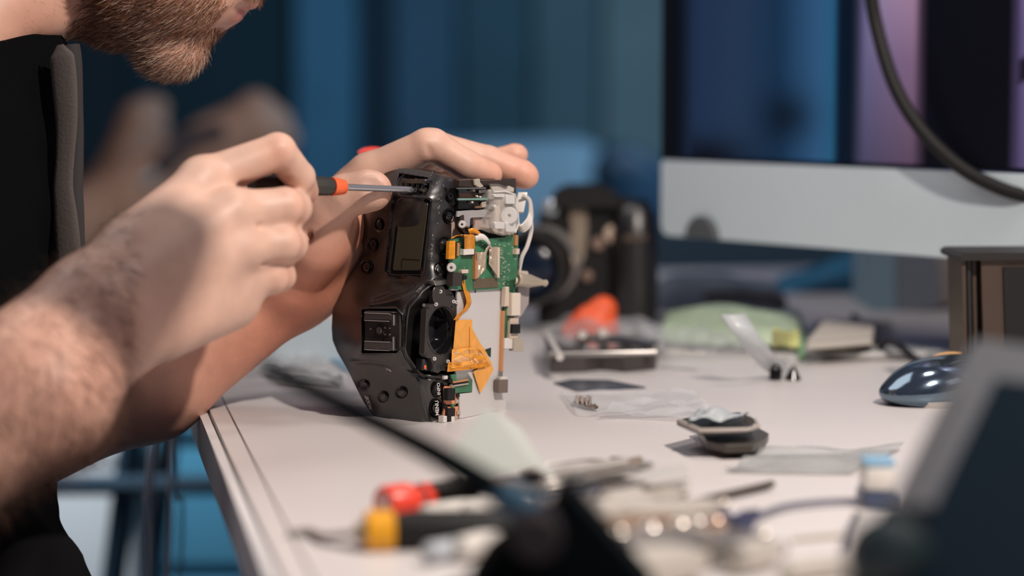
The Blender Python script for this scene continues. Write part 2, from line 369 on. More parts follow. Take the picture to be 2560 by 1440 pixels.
def in_rr(x, y, quad, soft):
    """soft inside mask of a convex quad (clockwise in the image)"""
    m = np.full(np.shape(x), 1e9); q = np.array(quad, float)
    for a, b in zip(q, np.roll(q, -1, 0)):
        e = b-a; e /= np.linalg.norm(e); m = np.minimum(m, -( (x-a[0])*e[1]-(y-a[1])*e[0]))
    return sstep(-soft/2, soft/2, m)
BTN = [(948,561,9,14,'r'),(932,611,11,14,'r'),(916,667,12,15,'r'),(1127,491,9.5,12.5,'r'),(1123,541,11.5,15,'r'),(1111,615,11,16,'w'),(1098,673,9,12,'w'),
       (910,963,11,11,'f'),(957,991,11,11,'f'),(1003,980,12,11,'f'),(1094,972,13,17,'t'),(1090,1020,13,18,'t')]
NY, NX = 330, 190
yy = np.linspace(421.5, 1067.5, NY)[:, None]; L_ = np.interp(yy, Lc[:, 0], Lc[:, 1]); R_ = np.interp(yy, Rc[:, 0], Rc[:, 1])
# light smoothing of the outline
k = np.hanning(9); k /= k.sum(); L_ = np.convolve(np.pad(L_[:, 0], 4, 'edge'), k, 'valid')[:, None]; k = np.hanning(5); k /= k.sum(); R_ = np.convolve(np.pad(R_[:, 0], 2, 'edge'), k, 'valid')[:, None]
tt = np.linspace(0, 1, NX)[None]; X = L_+(R_-L_)*tt; Y = np.broadcast_to(yy, X.shape)
H = surf(X, Y)
shoulder = [(868,712),(905,716),(940,738),(975,752),(1015,745),(1060,722),(1100,708)]
H = H-.0012*np.exp(-(sd_line(X, Y, [(935,752),(965,742),(1005,728),(1035,712)])/6)**2)+.0011*np.exp(-(sd_line(X, Y, [(925,762),(965,757),(1005,745),(1040,727)])/6)**2)
rim = [(1117,700),(1092,706),(1072,716),(1056,728),(1044,745),(1032,758),(1022,770),(1018,800),(1014,872),(1020,890),(1035,912),(1048,930),(1062,938),(1112,945)]
H = H+.0009*np.exp(-((sd_line(X, Y, rim))/4)**2)-.0008*np.exp(-((sd_line(X, Y, rim)-7)/2.5)**2)
H = H+.0010*np.exp(-(sd_line(X, Y, [(880,905),(930,905),(985,915),(1030,935),(1050,965),(1058,1010),(1072,1052)])/6)**2)
H = H-.0016*in_rr(X, Y, [(983,490),(1074,499),(1050,692),(962,680)], 3)                        # display well
H = H-.0040*in_rr(X, Y, [(999,436),(1068,446),(1070,470),(1062,487),(1003,486),(990,468)], 7)    # dial recess
H = H-.0042*in_rr(X, Y, [(906,774),(990,774),(1004,790),(1004,866),(990,881),(906,881)], 4)     # accessory shoe well
H = H+.0008*np.exp(-((sd_line(X, Y, [(904,772),(988,771),(1006,788),(1006,868),(990,884),(904,882)]))/3)**2)
for bx_, by_, rx, ry, kk in BTN:
    r = np.hypot((X-bx_)/rx, (Y-by_)/ry); H = H-.0011*np.exp(-((r-1.12)/.16)**2)-.0006*(r < 1.0)
H = H+.00022*sstep(.45, .62, np.sin(X*.9)*np.sin(Y*.55+X*.2))*0
G3 = FACE(X, Y, H)
# side walls: the rim turned back into the body
def back(rimpts, dirs, steps):
    return np.stack([rimpts+dirs*s for s in steps], 1)
Lw = back(G3[:, 0], -Wn*1.0-0*Uf, [.004, .010, .018, .026])[:, ::-1]; Rw = back(G3[:, -1], -Wn, [.0012, .003, .006, .010])
# round the rims over a little
Lw[:, :, :] += (-Uf)*0
full = np.concatenate([Lw, G3, Rw], 1)
mk('top_cover', gridf(full), BLK, ds, angle=60, label='worn black plastic top cover')
body_back = [(-.004)]
# inner chassis seen behind the cover
def R2(poly, w1, w0): return slab(REAR, poly, w1, w0)
def FC(poly, w1, w0): return slab(FACE, poly, w1, w0)
mk('inner_frame', R2([(1118,470),(1240,462),(1268,600),(1262,700),(1250,1010),(1118,1040)], -.008, -.016), BLKM, ds, smooth=False)
# ---- top cover parts
db = mk('display_bezel', merge(slab(FACE, rrect(985,498,1066,684,9,sh=-.115), -.0002, -.004)), BLK2, ds, label='glossy black display bezel')
fr = rrect(984,495,1070,687,10,sh=-.115); mk('bezel_rim', tube(np.vstack([FACE(fr[:, 0], fr[:, 1], fr[:, 0]*0+.0003)]+[FACE(fr[:1, 0], fr[:1, 1], .0003)]), .00045, 6, caps=False), BLK, db)
mk('display_glass', FC(rrect(991,507,1060,677,5,sh=-.12), .0001, -.003), mat('lcd_olive', (.065, .054, .036), .16, spec=.6), db, label='olive brown status display')
mk('display_mark', tube(FACE(np.array([1004., 1005., 1008, 1049]), np.array([672., 650, 647, 650]), .00022), .00016, 5), mat('lcd_line', (.004, .004, .003), .4), db)
def button(cx, cy, rx, ry, prof, m, parent=ds, name='button', n=26, **kw):
    V = []; t = np.linspace(0, 2*math.pi, n, endpoint=False); w0 = float(surf(cx, cy))
    gx = (float(surf(cx+3, cy))-float(surf(cx-3, cy)))/6; gy = (float(surf(cx, cy+3))-float(surf(cx, cy-3)))/6
    for r, h in prof:
        x = cx+rx*r*np.cos(t); y = cy+ry*r*np.sin(t); V.append(FACE(x, y, w0+gx*(x-cx)+gy*(y-cy)+h))
    V.append(FACE(np.array([cx]), np.array([cy]), w0+prof[-1][1])); V = np.vstack(V); N = len(prof)
    Fc = [(i*n+k_, i*n+(k_+1) % n, (i+1)*n+(k_+1) % n, (i+1)*n+k_) for i in range(N-1) for k_ in range(n)]+[((N-1)*n+k_, (N-1)*n+(k_+1) % n, N*n) for k_ in range(n)]
    return mk(name, (V, Fc), m, parent, **kw)
for bx_, by_, rx, ry, kk in BTN:
    if kk == 'r': pr = [(1.22, -.0014), (1.2, .0002), (1.12, .0007), (1.02, .0003), (.98, -.0008), (.86, -.0008), (.82, .0006), (.7, .0013), (.45, .0018), (.2, .0019)]
    elif kk == 'w': pr = [(1.0, -.0016), (.9, -.0012), (.8, -.0012), (.74, .0005), (.6, .0010), (.3, .0013)]
    elif kk == 'f': pr = [(1.0, -.0016), (.9, -.0014), (.8, -.0014), (.76, .0010), (.66, .0016), (.4, .0019), (.15, .002)]
    else: pr = [(1.05, -.0014), (1.03, .0001), (.98, .0004), (.92, .0), (.90, -.0009), (.8, -.0009), (.78, .0008), (.65, .0015), (.4, .0018), (.2, .0018)]
    b_ = button(bx_, by_, rx, ry, pr, BLK2 if kk in 'rt' else BLK)
    if kk == 't':
        gx = (float(surf(bx_+4, by_))-float(surf(bx_-4, by_)))/8; pu = FACE(bx_+1., by_, float(surf(bx_, by_))); pv = FACE(bx_-1., by_, float(surf(bx_-2, by_))); 
        a3 = FACE(bx_+5., by_, float(surf(bx_+5, by_)))-FACE(bx_-5., by_, float(surf(bx_-5, by_))); nn = np.cross([0, 0, 1], a3); nn = nn if nn@Wn > 0 else -nn
        LP = Plane(FACE(bx_+0., by_, float(surf(bx_, by_))+.0020), nn); LP = Plane(FACE(bx_+0., by_, float(surf(bx_, by_))+.0027), nn); t_ = text3d('INFO' if by_ < 1000 else 'MENU', LP, bx_+3, by_, 0, (-.5, -10), .0034, SCREWW, b_)
def tangent(x, y, h):
    e = 6.0; a_ = FACE(x+e, y, float(surf(x+e, y)))-FACE(x-e, y, float(surf(x-e, y))); b_ = FACE(x, y+e, float(surf(x, y+e)))-FACE(x, y-e, float(surf(x, y-e))); n_ = np.cross(a_, b_); n_ = n_ if n_@Wn > 0 else -n_
    return Plane(FACE(float(x), float(y), float(surf(x, y)))+n_/np.linalg.norm(n_)*h, n_)
text3d('MODE', tangent(923, 1006, .0007), 922, 1008, 0, (-3.4, -10), .0042, SCREWW, ds)
mk('engraved_mark', merge(*[tube(FACE(np.array(a_[0], float), np.array(a_[1], float), surf(np.array(a_[0], float), np.array(a_[1], float))+.0004), .00022, 5) for a_ in (([962,966,970,976,978], [919,922,921,925,928]), ([966,968,972], [925,923,926]), ([973,976,979], [924,928,928]))]), SCREWW, ds, label='small white worn symbol')
# worn paint flecks on the edges: tiny raised chips
ch = []
for _ in range(46):
    t = random.random()
    if _ < 18: x, y = 1083-8*t+random.gauss(0, 1.2), 585+85*t
    elif _ < 30: x, y = 1097+random.gauss(0, 3), 470+110*random.random()
    else: x, y = 1100+random.gauss(0, 22), 452+random.gauss(0, 9)
    ch.append(box(FACE(x, y, float(surf(x, y))+.0001), Uf*random.uniform(.0001, .00025), (0, 0, random.uniform(.0001, .0007)), Wn*.0001))
mk('paint_wear', merge(*ch), mat('wear_grey', (.45, .43, .4), .4), ds, kind='stuff')
# dial recess: knurled wheel above, metal cradle, screw head under the driver tip
dl = mk('control_dial', FC(rrect(1002,448,1064,459,4,sh=.05), -.003, -.010), BLK, ds)
for i in range(5):
    x = 1007+i*12.5; y = 461+.10*(x-1000)
    mk('ridge', tube(FACE(np.array([x, x+.5]), np.array([y-5, y+6]), -.0030), .0013, 10), BLK2, dl)
mk('recess_plate', FC([(1000,466),(1062,470),(1058,485),(1004,484)], -.0050, -.008), mat('worn_metal', (.22, .20, .17), .35, .8, bump=(600, .4)), ds, label='worn metal recess plate')
mk('recess_screw', lathe(FACE(1036., 474., -.0052), FACE(1036., 474., -.0028), [(0, .0021), (.6, .0021), (.85, .0017), (.85, .0009), (.5, .0008)], 16), BRUSH, ds)
mk('recess_rib', tube(FACE(np.array([990., 992, 1000, 1010]), np.array([478., 462, 446, 438]), surf(np.array([990., 992, 1000, 1010]), np.array([478., 462, 446, 438]))+.0002), .0007, 6), BLK, ds)
# accessory shoe
hb = float(surf(950, 830)); 
def HS(poly, a, b): return slab(FACE, poly, hb+a, hb+b)
sh_ = mk('accessory_shoe', HS(rrect(911,779,1000,877,7), -.0030, -.006), DARKMET, ds, label='dark metal accessory shoe')
for y0, y1 in ((781, 799), (852, 873)):
    mk('rail', HS([(910, y0), (976, y0+3), (975, y1), (909, y1)], .0004, -.0007), BRUSH, sh_, smooth=False)
    yb = y0-1 if y0 < 800 else y1+1
    mk('rail_wall', HS([(910, yb-2), (984, yb), (984, yb+3), (910, yb+1)], .0004, -.0032), BRUSH, sh_, smooth=False)
mk('rail_end', HS([(972, 786), (985, 787), (985, 814), (981, 814), (980, 801), (971, 800)], .0005, -.0012), BRUSH, sh_, smooth=False)
mk('rail_end', HS([(971, 855), (980, 854), (980, 842), (984, 842), (984, 876), (971, 875)], .0005, -.0012), BRUSH, sh_, smooth=False)
for y_ in (781.5, 800.5, 852.5, 873.5):
    mk('rail_edge', tube(FACE(np.array([911., 974.]), np.array([y_, y_+2.5]), hb+.0006), .00028, 6), STEEL, sh_)
mk('rail_edge', tube(FACE(np.array([983.5, 983.5]), np.array([788., 813.]), hb+.0006), .00026, 6), STEEL, sh_)
mk('rail_edge', tube(FACE(np.array([982.5, 982.5]), np.array([844., 874.]), hb+.0006), .00026, 6), STEEL, sh_)
mk('contact_ring', slab(FACE, ell(947, 826, 13, 16, 24), hb-.0024, hb-.0031), BLK, sh_)
mk('contact', slab(FACE, ell(947, 826, 7, 9, 18), hb-.0019, hb-.0024), BRUSH, sh_)
for a_, b_ in ((961, 819), (973, 820), (961, 836), (973, 837), (925, 822)):
    mk('contact_pin', slab(FACE, ell(a_, b_, 2.3, 2.8, 10), hb-.0023, hb-.0030), BRUSH, sh_)
# ---- rear side: viewfinder block
mk('viewfinder_housing', R2([(1120,706),(1088,714),(1066,728),(1048,748),(1030,770),(1022,800),(1020,880),(1040,915),(1056,936),(1115,943)], -.0200, -.024), BLKM, ds, smooth=False)
mk('pocket', R2(rrect(1031,778,1064,878,2), -.0175, -.020), BLK2, ds)
def ringplate(pl, outer, cx, cy, rx, ry, w1, w0, n=40):
    """plate with a round hole"""
    o = np.array(outer, float); t = np.linspace(0, 2*math.pi, n, endpoint=False)
    inn = np.stack([cx+rx*np.cos(t), cy+ry*np.sin(t)], 1); out = []
    for a in t:                      # ray from centre to the outline
        d = np.array([rx*math.cos(a), ry*math.sin(a)]); best = 1e9
        for p, q in zip(o, np.roll(o, -1, 0)):
            e = q-p; den = d[0]*e[1]-d[1]*e[0]
            if abs(den) < 1e-9: continue
            s = ((p[0]-cx)*e[1]-(p[1]-cy)*e[0])/den; u = ((p[0]-cx)*d[1]-(p[1]-cy)*d[0])/den
            if s > 0 and -1e-6 <= u <= 1+1e-6: best = min(best, s)
        out.append((cx+d[0]*best, cy+d[1]*best))
    out = np.array(out); A = pl(out[:, 0], out[:, 1], w1); B = pl(inn[:, 0], inn[:, 1], w1); bk = -pl.n*(w1-w0)
    V = np.vstack([A, B, B+bk, A+bk]); Fc = [(r*n+k_, r*n+(k_+1) % n, ((r+1) % 4)*n+(k_+1) % n, ((r+1) % 4)*n+k_) for r in range(4) for k_ in range(n)]
    return V, Fc
ep = mk('eyepiece_plate', ringplate(REAR, [(1066,763),(1086,759),(1086,722),(1128,724),(1133,740),(1146,753),(1143,783),(1140,783),(1138,863),(1133,893),(1130,905),(1117,928),(1104,926),(1098,934),(1086,930),(1081,924),(1081,897),(1060,893)], 1104, 827, 33, 60, -.0035, -.0075), DARKMET, ds, smooth=False, label='dark metal eyepiece plate with round opening')
ax = REAR(1104., 827., -.0035); axb = ax-REAR.n*.022
mk('eyepiece_barrel', lathe(ax, axb, [(0, .0153), (0, .0147), (.25, .0143), (.27, .0128), (.6, .0122), (.62, .0105), (1, .010)], 40, caps=False), BLK2, ep)
mk('eyepiece_lens', lathe(ax-REAR.n*.013, ax-REAR.n*.016, [(0, .003), (.1, .009), (.4, .0125), (1, .0125)], 32), mat('coated_lens', (.02, .022, .028), .05, coat=1), ep, label='dark coated eyepiece lens')
gx = [(1096, 740, 12, 17)]
mk('round_boss', R2(ell(1099, 738, 17, 28, 24), -.0028, -.0036), DARKMET, ep)
for x, y in ((1090,761),(1134,754),(1142,756),(1086,897),(1120,904),(1127,914),(1101,729)):
    s_ = mk('screw', lathe(REAR(float(x), float(y), -.0036), REAR(float(x), float(y), -.0024), [(0, .0013), (.7, .0013), (1, .0010), (1, .0005), (.6, .0004)], 14), SCREWW, ep)
for x, y, r in ((1071,770,1.4),(1067,886,1.3),(1129,738,1.2),(1129,767,1.3),(1123,888,1.3),(1086,907,1.2),(1098,918,3.2),(1119,922,2.4),(1123,737,.8)):
    mk('hole', R2(ell(x, y, r*1.3, r*2.2, 12), -.0033, -.0037), BLK2, ep)
mk('sensor_block', R2([(1056,897),(1080,897),(1080,928),(1056,926)], -.006, -.011), BLK2, ds)
mk('sensor_window', R2([(1061,913),(1066,913),(1066,923),(1061,923)], -.0057, -.006), ORANGE, ds, label='small orange sensor window')
mk('wire_screw', lathe(REAR(1060., 763., -.008), REAR(1060., 763., -.005), [(0, .0012), (1, .001)], 10), BRUSH, ds)
mk('seam_bar', R2([(1085,703),(1128,699),(1131,709),(1090,714)], -.0015, -.008), BRUSH, ds, smooth=False)
# ---- silver plate behind the display
sp = mk('shield_plate', R2([(1144,728),(1262,719),(1262,850),(1256,955),(1257,998),(1266,998),(1265,1026),(1240,1030),(1150,1047),(1149,985),(1181,982),(1182,952),(1140,950)], -.003, -.0045), mat('shield', (.66, .64, .62), .42, .25), ds, smooth=False, label='pale silver shield plate')
mk('plate_tab', R2([(1129,718),(1147,718),(1147,726),(1129,727)], -.0015, -.004), SILVER, ds, smooth=False)
mk('plate_slot', R2([(1186,724),(1190,724),(1189,733),(1187,730)], -.0028, -.0030), BLKM, ds, smooth=False)
mk('plate_window', R2([(1213,874),(1228,869),(1227,893),(1222,890)], -.0027, -.0029), mat('dark_green', (.01, .03, .015), .5), ds, smooth=False)
# orange film and crumpled flex
def film(poly, w, name, m, **kw): return mk(name, R2(poly, w, w-.0003), m, ds, smooth=False, **kw)
film([(1140,800),(1181,799),(1180,820),(1199,855),(1219,885),(1150,882),(1133,880)], -.0022, 'orange_film', KAPTON, label='orange polyimide film')
film([(1175,815),(1182,823),(1204,866),(1228,905),(1234,925),(1218,955),(1201,983),(1184,930),(1200,918),(1175,900)], -.0016, 'orange_film', KAPTON)
rs = np.random.default_rng(3)
def patch(quad, amp, seed, nx=16, ny=16, w=-.001):
    q = np.array(quad, float); u = np.linspace(0, 1, nx)[:, None]; v = np.linspace(0, 1, ny)[None]
    x = q[0, 0]*(1-u)*(1-v)+q[1, 0]*u*(1-v)+q[2, 0]*u*v+q[3, 0]*(1-u)*v; y = q[0, 1]*(1-u)*(1-v)+q[1, 1]*u*(1-v)+q[2, 1]*u*v+q[3, 1]*(1-u)*v
    rr = np.random.default_rng(seed); h = 0
    for _ in range(5):
        a = rr.uniform(0, 3.1); h = h+np.abs(np.sin((u*math.cos(a)+v*math.sin(a))*rr.uniform(3, 9)+rr.uniform(0, 6)))
    return gridf(REAR(x, y, w+amp*(h/5-.5)))
for i, (qd, m_) in enumerate((([(1130,873),(1185,868),(1215,905),(1128,922)], KAPTON), ([(1172,872),(1200,874),(1226,915),(1178,922)], FLEX), ([(1120,905),(1180,912),(1222,918),(1118,930)], FLEX), ([(1134,880),(1176,876),(1180,905),(1128,908)], mat('film_pale', (.75, .42, .20), .3)), ([(1184,880),(1205,883),(1216,905),(1184,910)], mat('film_pale', 0)))):
    mk('crumpled_film', patch(qd, .0024, 5+i), m_, ds, angle=180)
bd = mk('lower_board', R2([(1128,936),(1170,930),(1182,950),(1181,980),(1133,984)], -.0030, -.0045), PCB, ds, smooth=False)
for y0, m_ in ((952, COPPER), (957, BLKM), (961, BEIGE)):
    mk('connector', R2([(1134, y0+2), (1172, y0-4), (1172, y0), (1134, y0+6)], -.0018, -.003), m_, bd, smooth=False)
# orange looped flex above the eyepiece
for k_, off in enumerate((0, 4, 8)):
    xs = np.array([1156, 1160, 1166, 1168, 1160, 1146, 1136])+off; ys = np.array([700, 722, 742, 758, 774, 786, 800])*1.0
    mk('flex_ribbon', ribbon(spline(REAR(xs, ys, -.0005-k_*.0006), 30), REAR.n*.3+Wn, .0030), FLEX, ds, angle=180)
# lower connectors and buttons on orange carrier
oc = mk('key_carrier', R2(rrect(1113,966,1144,1012,5), -.0035, -.005), mat('carrier_orange', (.72, .27, .13), .4), ds)
mk('micro_switch', R2([(1121,972),(1139,971),(1138,1001),(1120,1002)], .0000, -.0035), BLKM, oc, smooth=False)
oc2 = mk('key_carrier', R2([(1112,1018),(1146,1016),(1146,1044),(1110,1044)], -.0035, -.005), mat('carrier_orange', 0), ds)
mk('micro_switch', R2([(1121,1022),(1139,1021),(1138,1041),(1120,1041)], -.0010, -.0035), BLKM, oc2, smooth=False)
for x0, m_ in ((1109, WHITEP), (1120, BLKM), (1128, WHITEP), (1136, BEIGE)):
    mk('pin_block', R2([(x0, 1041), (x0+9, 1040), (x0+9, 1056-(x0-1109)*.15), (x0, 1057-(x0-1109)*.15)], -.001, -.005), m_, ds, smooth=False)
for x0, y0, m_ in ((1112, 940, WHITEP), (1124, 948, BLKM), (1112, 1013, BLKM), (1130, 1011, PCB), (1140, 1000, BEIGE), (1142, 985, BLKM), (1144, 1028, BEIGE), (1130, 962, BEIGE)):
    mk('chip', R2([(x0, y0), (x0+8, y0-1), (x0+8, y0+8), (x0, y0+9)], -.0025, -.0045), m_, ds, smooth=False)
# ---- main board
mb = mk('main_board', R2([(1125,600),(1150,596),(1222,596),(1265,594),(1272,588),(1297,587),(1296,640),(1293,700),(1290,722),(1284,735),(1281,860),(1262,872),(1262,722),(1170,727),(1126,722)], -.0012, -.0028), PCB, ds, smooth=False, label='green main circuit board')
mk('edge_board', R2([(1262,700),(1292,697),(1286,740),(1283,870),(1262,873)], -.0012, -.0028), PCB, ds, smooth=False)
mk('board_patch', R2([(1184,697),(1245,695),(1246,718),(1184,722)], -.0008, -.0012), mat('board_bronze', (.12, .09, .055), .4), mb, smooth=False)  # thin bronze patch on the board
for i in range(74):
    if i < 46: x, y = random.choice([1256, 1259, 1262, 1253, 1272])+random.gauss(0, 2.2), random.uniform(610, 712)
    else: x, y = random.uniform(1140, 1290), random.uniform(603, 716)
    r = random.uniform(.6, 1.15)
    mk('component', R2([(x-r*.8, y-r), (x+r*.8, y-r), (x+r*.8, y+r*1.2), (x-r*.8, y+r*1.2)], -.0004, -.0012), random.choice([WHITEP, WHITEP, CREAM, BEIGE]), mb, smooth=False)
def rib(ctrl_px, w, name, m, width, wd, **kw):
    a = np.array(ctrl_px, float); return mk(name, ribbon(spline(REAR(a[:, 0], a[:, 1], np.array(w)), 26), wd, width), m, ds, angle=180, **kw)
UP = np.array([0, 0, 1.])
mk('orange_connector', R2([(1124,604),(1139,602),(1138,648),(1122,648)], .0012, -.0012), FLEX, ds, smooth=False)
mk('socket', R2([(1140,606),(1149,604),(1148,642),(1139,644)], .0005, -.0012), mat('socket_dark', (.03, .022, .018), .4), ds, smooth=False)
mk('socket_bar', R2([(1144,608),(1149,607),(1148,640),(1143,641)], .001, -.0012), COPPER, ds, smooth=False)
H_ = np.array([1.0, 0, 0])*1.0
rr_ = REAR(1187., 610., 0)-REAR(1161., 610., 0); wd_ = rr_/np.linalg.norm(rr_); ww_ = np.linalg.norm(rr_)
rib([(1163,592),(1172,587),(1174,600),(1174,624)], [-.001, .004, .003, .0012], 'flex_ribbon', FLEX, ww_, wd_, label='broad orange flex ribbon')
mk('ribbon_connector', R2([(1160,623),(1186,622),(1186,636),(1160,638)], .0018, -.0012), WHITEP, ds, smooth=False)
mk('connector_base', R2([(1160,638),(1186,636),(1186,640),(1161,641)], .0008, -.0012), mat('socket_dark', 0), ds, smooth=False)
rib([(1130,596),(1140,590),(1152,588),(1166,592)], [0, .001, .0015, .001], 'flex_ribbon', FLEX, .003, Wn)
rib([(1172,580),(1185,577),(1196,582),(1204,590)], [0, .002, .002, 0], 'flex_ribbon', FLEX, .004, Wn*.5+UP)
rib([(1188,596),(1205,592),(1218,600),(1228,616)], [.001, .003, .003, .001], 'white_ribbon', WHITEP, .0042, UP+Wn*.2)
def foil(quad, nm, seed):
    return mk(nm, patch(quad, .003, seed, 12, 12, .0008), TANFOIL, ds, angle=180)
foil([(1192,631),(1216,630),(1214,672),(1194,697)], 'foil_shield', 2); foil([(1223,618),(1249,617),(1248,697),(1222,660)], 'foil_shield', 4)
mk('foil_edge', R2([(1189,630),(1195,630),(1194,697),(1188,698)], .0012, -.0012), COPPER, ds, smooth=False)
mk('foil_edge', R2([(1244,618),(1250,618),(1249,694),(1244,695)], .0016, -.0012), CREAM, ds, smooth=False)
rib([(1216,600),(1224,612),(1218,622),(1214,632)], [.0015, .002, .002, .0012], 'white_ribbon', TANFOIL, .003, wd_)
mk('board_screw', lathe(REAR(1128., 669., -.001), REAR(1128., 669., .0022), [(0, .0031), (.7, .0031), (1, .0025), (1, .001), (.6, .0008)], 20), SCREWW, ds, label='white headed screw')
mk('relay_block', R2([(1133,683),(1156,682),(1156,715),(1132,716)], .0035, -.0012), mat('relay', (.035, .028, .024), .4), ds, smooth=False)
mk('clip_block', R2([(1155,675),(1172,674),(1172,683),(1155,684)], .0015, -.0012), CREAM, ds, smooth=False)
mk('clip_block', R2([(1158,690),(1169,689),(1168,699),(1158,700)], .0025, -.0012), BLKM, ds, smooth=False)
mk('edge_contact', R2([(1289,588),(1296,588),(1295,614),(1288,614)], .0004, -.0012), COPPER, ds, smooth=False)
mk('edge_block', R2([(1292,622),(1300,622),(1299,636),(1291,636)], .002, -.002), CREAM, ds, smooth=False)
for q, w1, m_ in (([(1264,718),(1273,717),(1273,766),(1262,767)], .001, CREAM), ([(1281,734),(1302,733),(1301,789),(1280,790)], .003, mat('block_cream', (.68, .60, .50), .4)), ([(1277,795),(1297,794),(1295,846),(1275,847)], .001, CREAM),
                  ([(1283,811),(1302,811),(1301,834),(1282,834)], .003, BLKM), ([(1263,846),(1284,845),(1283,872),(1262,872)], .0005, WHITEP), ([(1286,846),(1310,845),(1309,879),(1285,878)], .002, BEIGE),
                  ([(1248,950),(1271,949),(1270,982),(1248,983)], .002, mat('motor_brown', (.16, .12, .10), .4)), ([(1252,942),(1268,942),(1268,950),(1252,950)], .0005, WHITEP)):
    mk('terminal_block', R2(q, w1, -.002), m_, ds, smooth=False)
mk('copper_strip', R2([(1258,777),(1263,777),(1258,930),(1253,930)], -.0008, -.003), COPPER, ds, smooth=False)
mk('strip_pin', R2([(1253,928),(1258,928),(1257,944),(1251,944)], -.0008, -.003), BRUSH, ds, smooth=False)
# brass spout on the side
c0, c1 = REAR(1290., 698., -.004), REAR(1366., 708., .002)
sp2 = mk('metal_lever', lathe(c0, c1, [(0, .0042), (.06, .0048), (.12, .0044), (.45, .0044), (.5, .0040), (.9, .0018), (.97, .0024), (1.0, .0018)], 20), mat('pale_brass', (.50, .43, .33), .4, .5), ds, label='pale brass lever tip')
mk('lever_cap', lathe(REAR(1293., 683., -.004), REAR(1318., 686., -.002), [(0, .0020), (.9, .0022), (1, .0012)], 14), BEIGE, ds)
mk('lever_knob', lathe(REAR(1288., 702., .0), REAR(1294., 703., .001), [(0, .002), (.5, .0022), (1, .001)], 12), CREAM, ds)
mk('side_panel', R2([(1296,716),(1325,712),(1322,760),(1304,790),(1296,795)], -.006, -.0075), mat('panel_pink', (.36, .31, .30), .5), ds, smooth=False)
# ---- upper mechanism
mk('mechanism_frame', R2([(1144,448),(1290,446),(1296,590),(1260,596),(1140,596)], -.0085, -.011), mat('mech_dark', (.035, .025, .02), .5), ds, smooth=False)
def piece(nm, q, w1, m_, w0=None, **kw): return mk(nm, R2(q, w1, w1-.0015 if w0 is None else w0), m_, ds, smooth=False, **kw)
piece('carrier_plate', [(1145,528),(1232,522),(1236,542),(1178,545),(1174,568),(1160,566),(1158,540),(1144,542)], -.0035, mat('plate_grey', (.44, .42, .42), .4, .3), label='pale grey metal carrier plate')
piece('carrier_plate', [(1130,540),(1158,540),(1157,590),(1128,596)], -.0075, mat('plate_rose', (.42, .31, .27), .45))
piece('carrier_plate', [(1188,545),(1234,542),(1226,574),(1186,575)], -.0055, mat('plate_rose', 0))
piece('carrier_plate', [(1160,545),(1176,544),(1174,570),(1160,568)], -.0045, mat('plate_blue', (.50, .53, .58), .4, .3))
piece('slot', [(1176,545),(1183,545),(1182,563),(1175,563)], -.0033, mat('slot_navy', (.008, .012, .03), .4)); piece('slot', [(1183,545),(1188,545),(1187,562),(1182,562)], -.0040, mat('slot_brown', (.18, .09, .05), .4))
piece('slide_rod', [(1145,469),(1216,468),(1216,472.5),(1145,473)], -.001, BRUSH); piece('slide_rod', [(1146,496),(1220,495),(1220,500),(1147,501)], -.001, mat('rod_teal', (.22, .38, .33), .4, .3), label='teal slide rod')
piece('slide_bed', [(1146,474),(1222,473),(1224,486),(1146,490)], -.004, BLK2); piece('slide_bed', [(1146,502),(1222,501),(1220,521),(1146,523)], -.004, BLK2)
piece('slide_bed', [(1150,483),(1190,482),(1190,494),(1150,495)], -.0035, mat('bed_brown', (.05, .02, .012), .4))
piece('slider', [(1199,476),(1217,474),(1218,481),(1200,483)], -.002, BRUSH); piece('slider', [(1207,505),(1217,503),(1216,518),(1205,519)], -.002, BEIGE); piece('slider', [(1190,516),(1206,514),(1205,520),(1190,521)], -.002, mat('slot_brown', 0))
for x, y in ((1195, 491), (1203, 493), (1183, 506), (1187, 476)): piece('pin', ell(x, y, 2, 3, 8), -.001, CREAM)
piece('arm', [(1150,451),(1190,449),(1191,452),(1250,450),(1262,454),(1274,464),(1268,466),(1252,459),(1196,460),(1188,467),(1148,466)], .001, mat('arm_brown', (.05, .035, .028), .35, .4), -.004, label='dark curved arm')
piece('hinge', [(1186,449),(1200,447),(1201,455),(1210,466),(1200,470),(1188,462)], .003, BEIGE)
piece('bracket', [(1226,458),(1262,460),(1286,470),(1285,480),(1232,478)], -.001, mat('bracket_pale', (.5, .46, .40), .45)); piece('bracket', [(1222,474),(1234,474),(1236,524),(1224,524)], -.002, mat('bracket_pale', 0))
mk('rod_screw', lathe(REAR(1155., 561., -.003), REAR(1155., 561., .001), [(0, .0026), (.7, .0026), (1, .002), (1, .0008), (.6, .0006)], 18), SCREWW, ds)
mk('screw_post', R2([(1151,540),(1160,537),(1162,575),(1168,584),(1162,586),(1150,570)], -.003, -.006), mat('arm_brown', 0), ds, smooth=False)
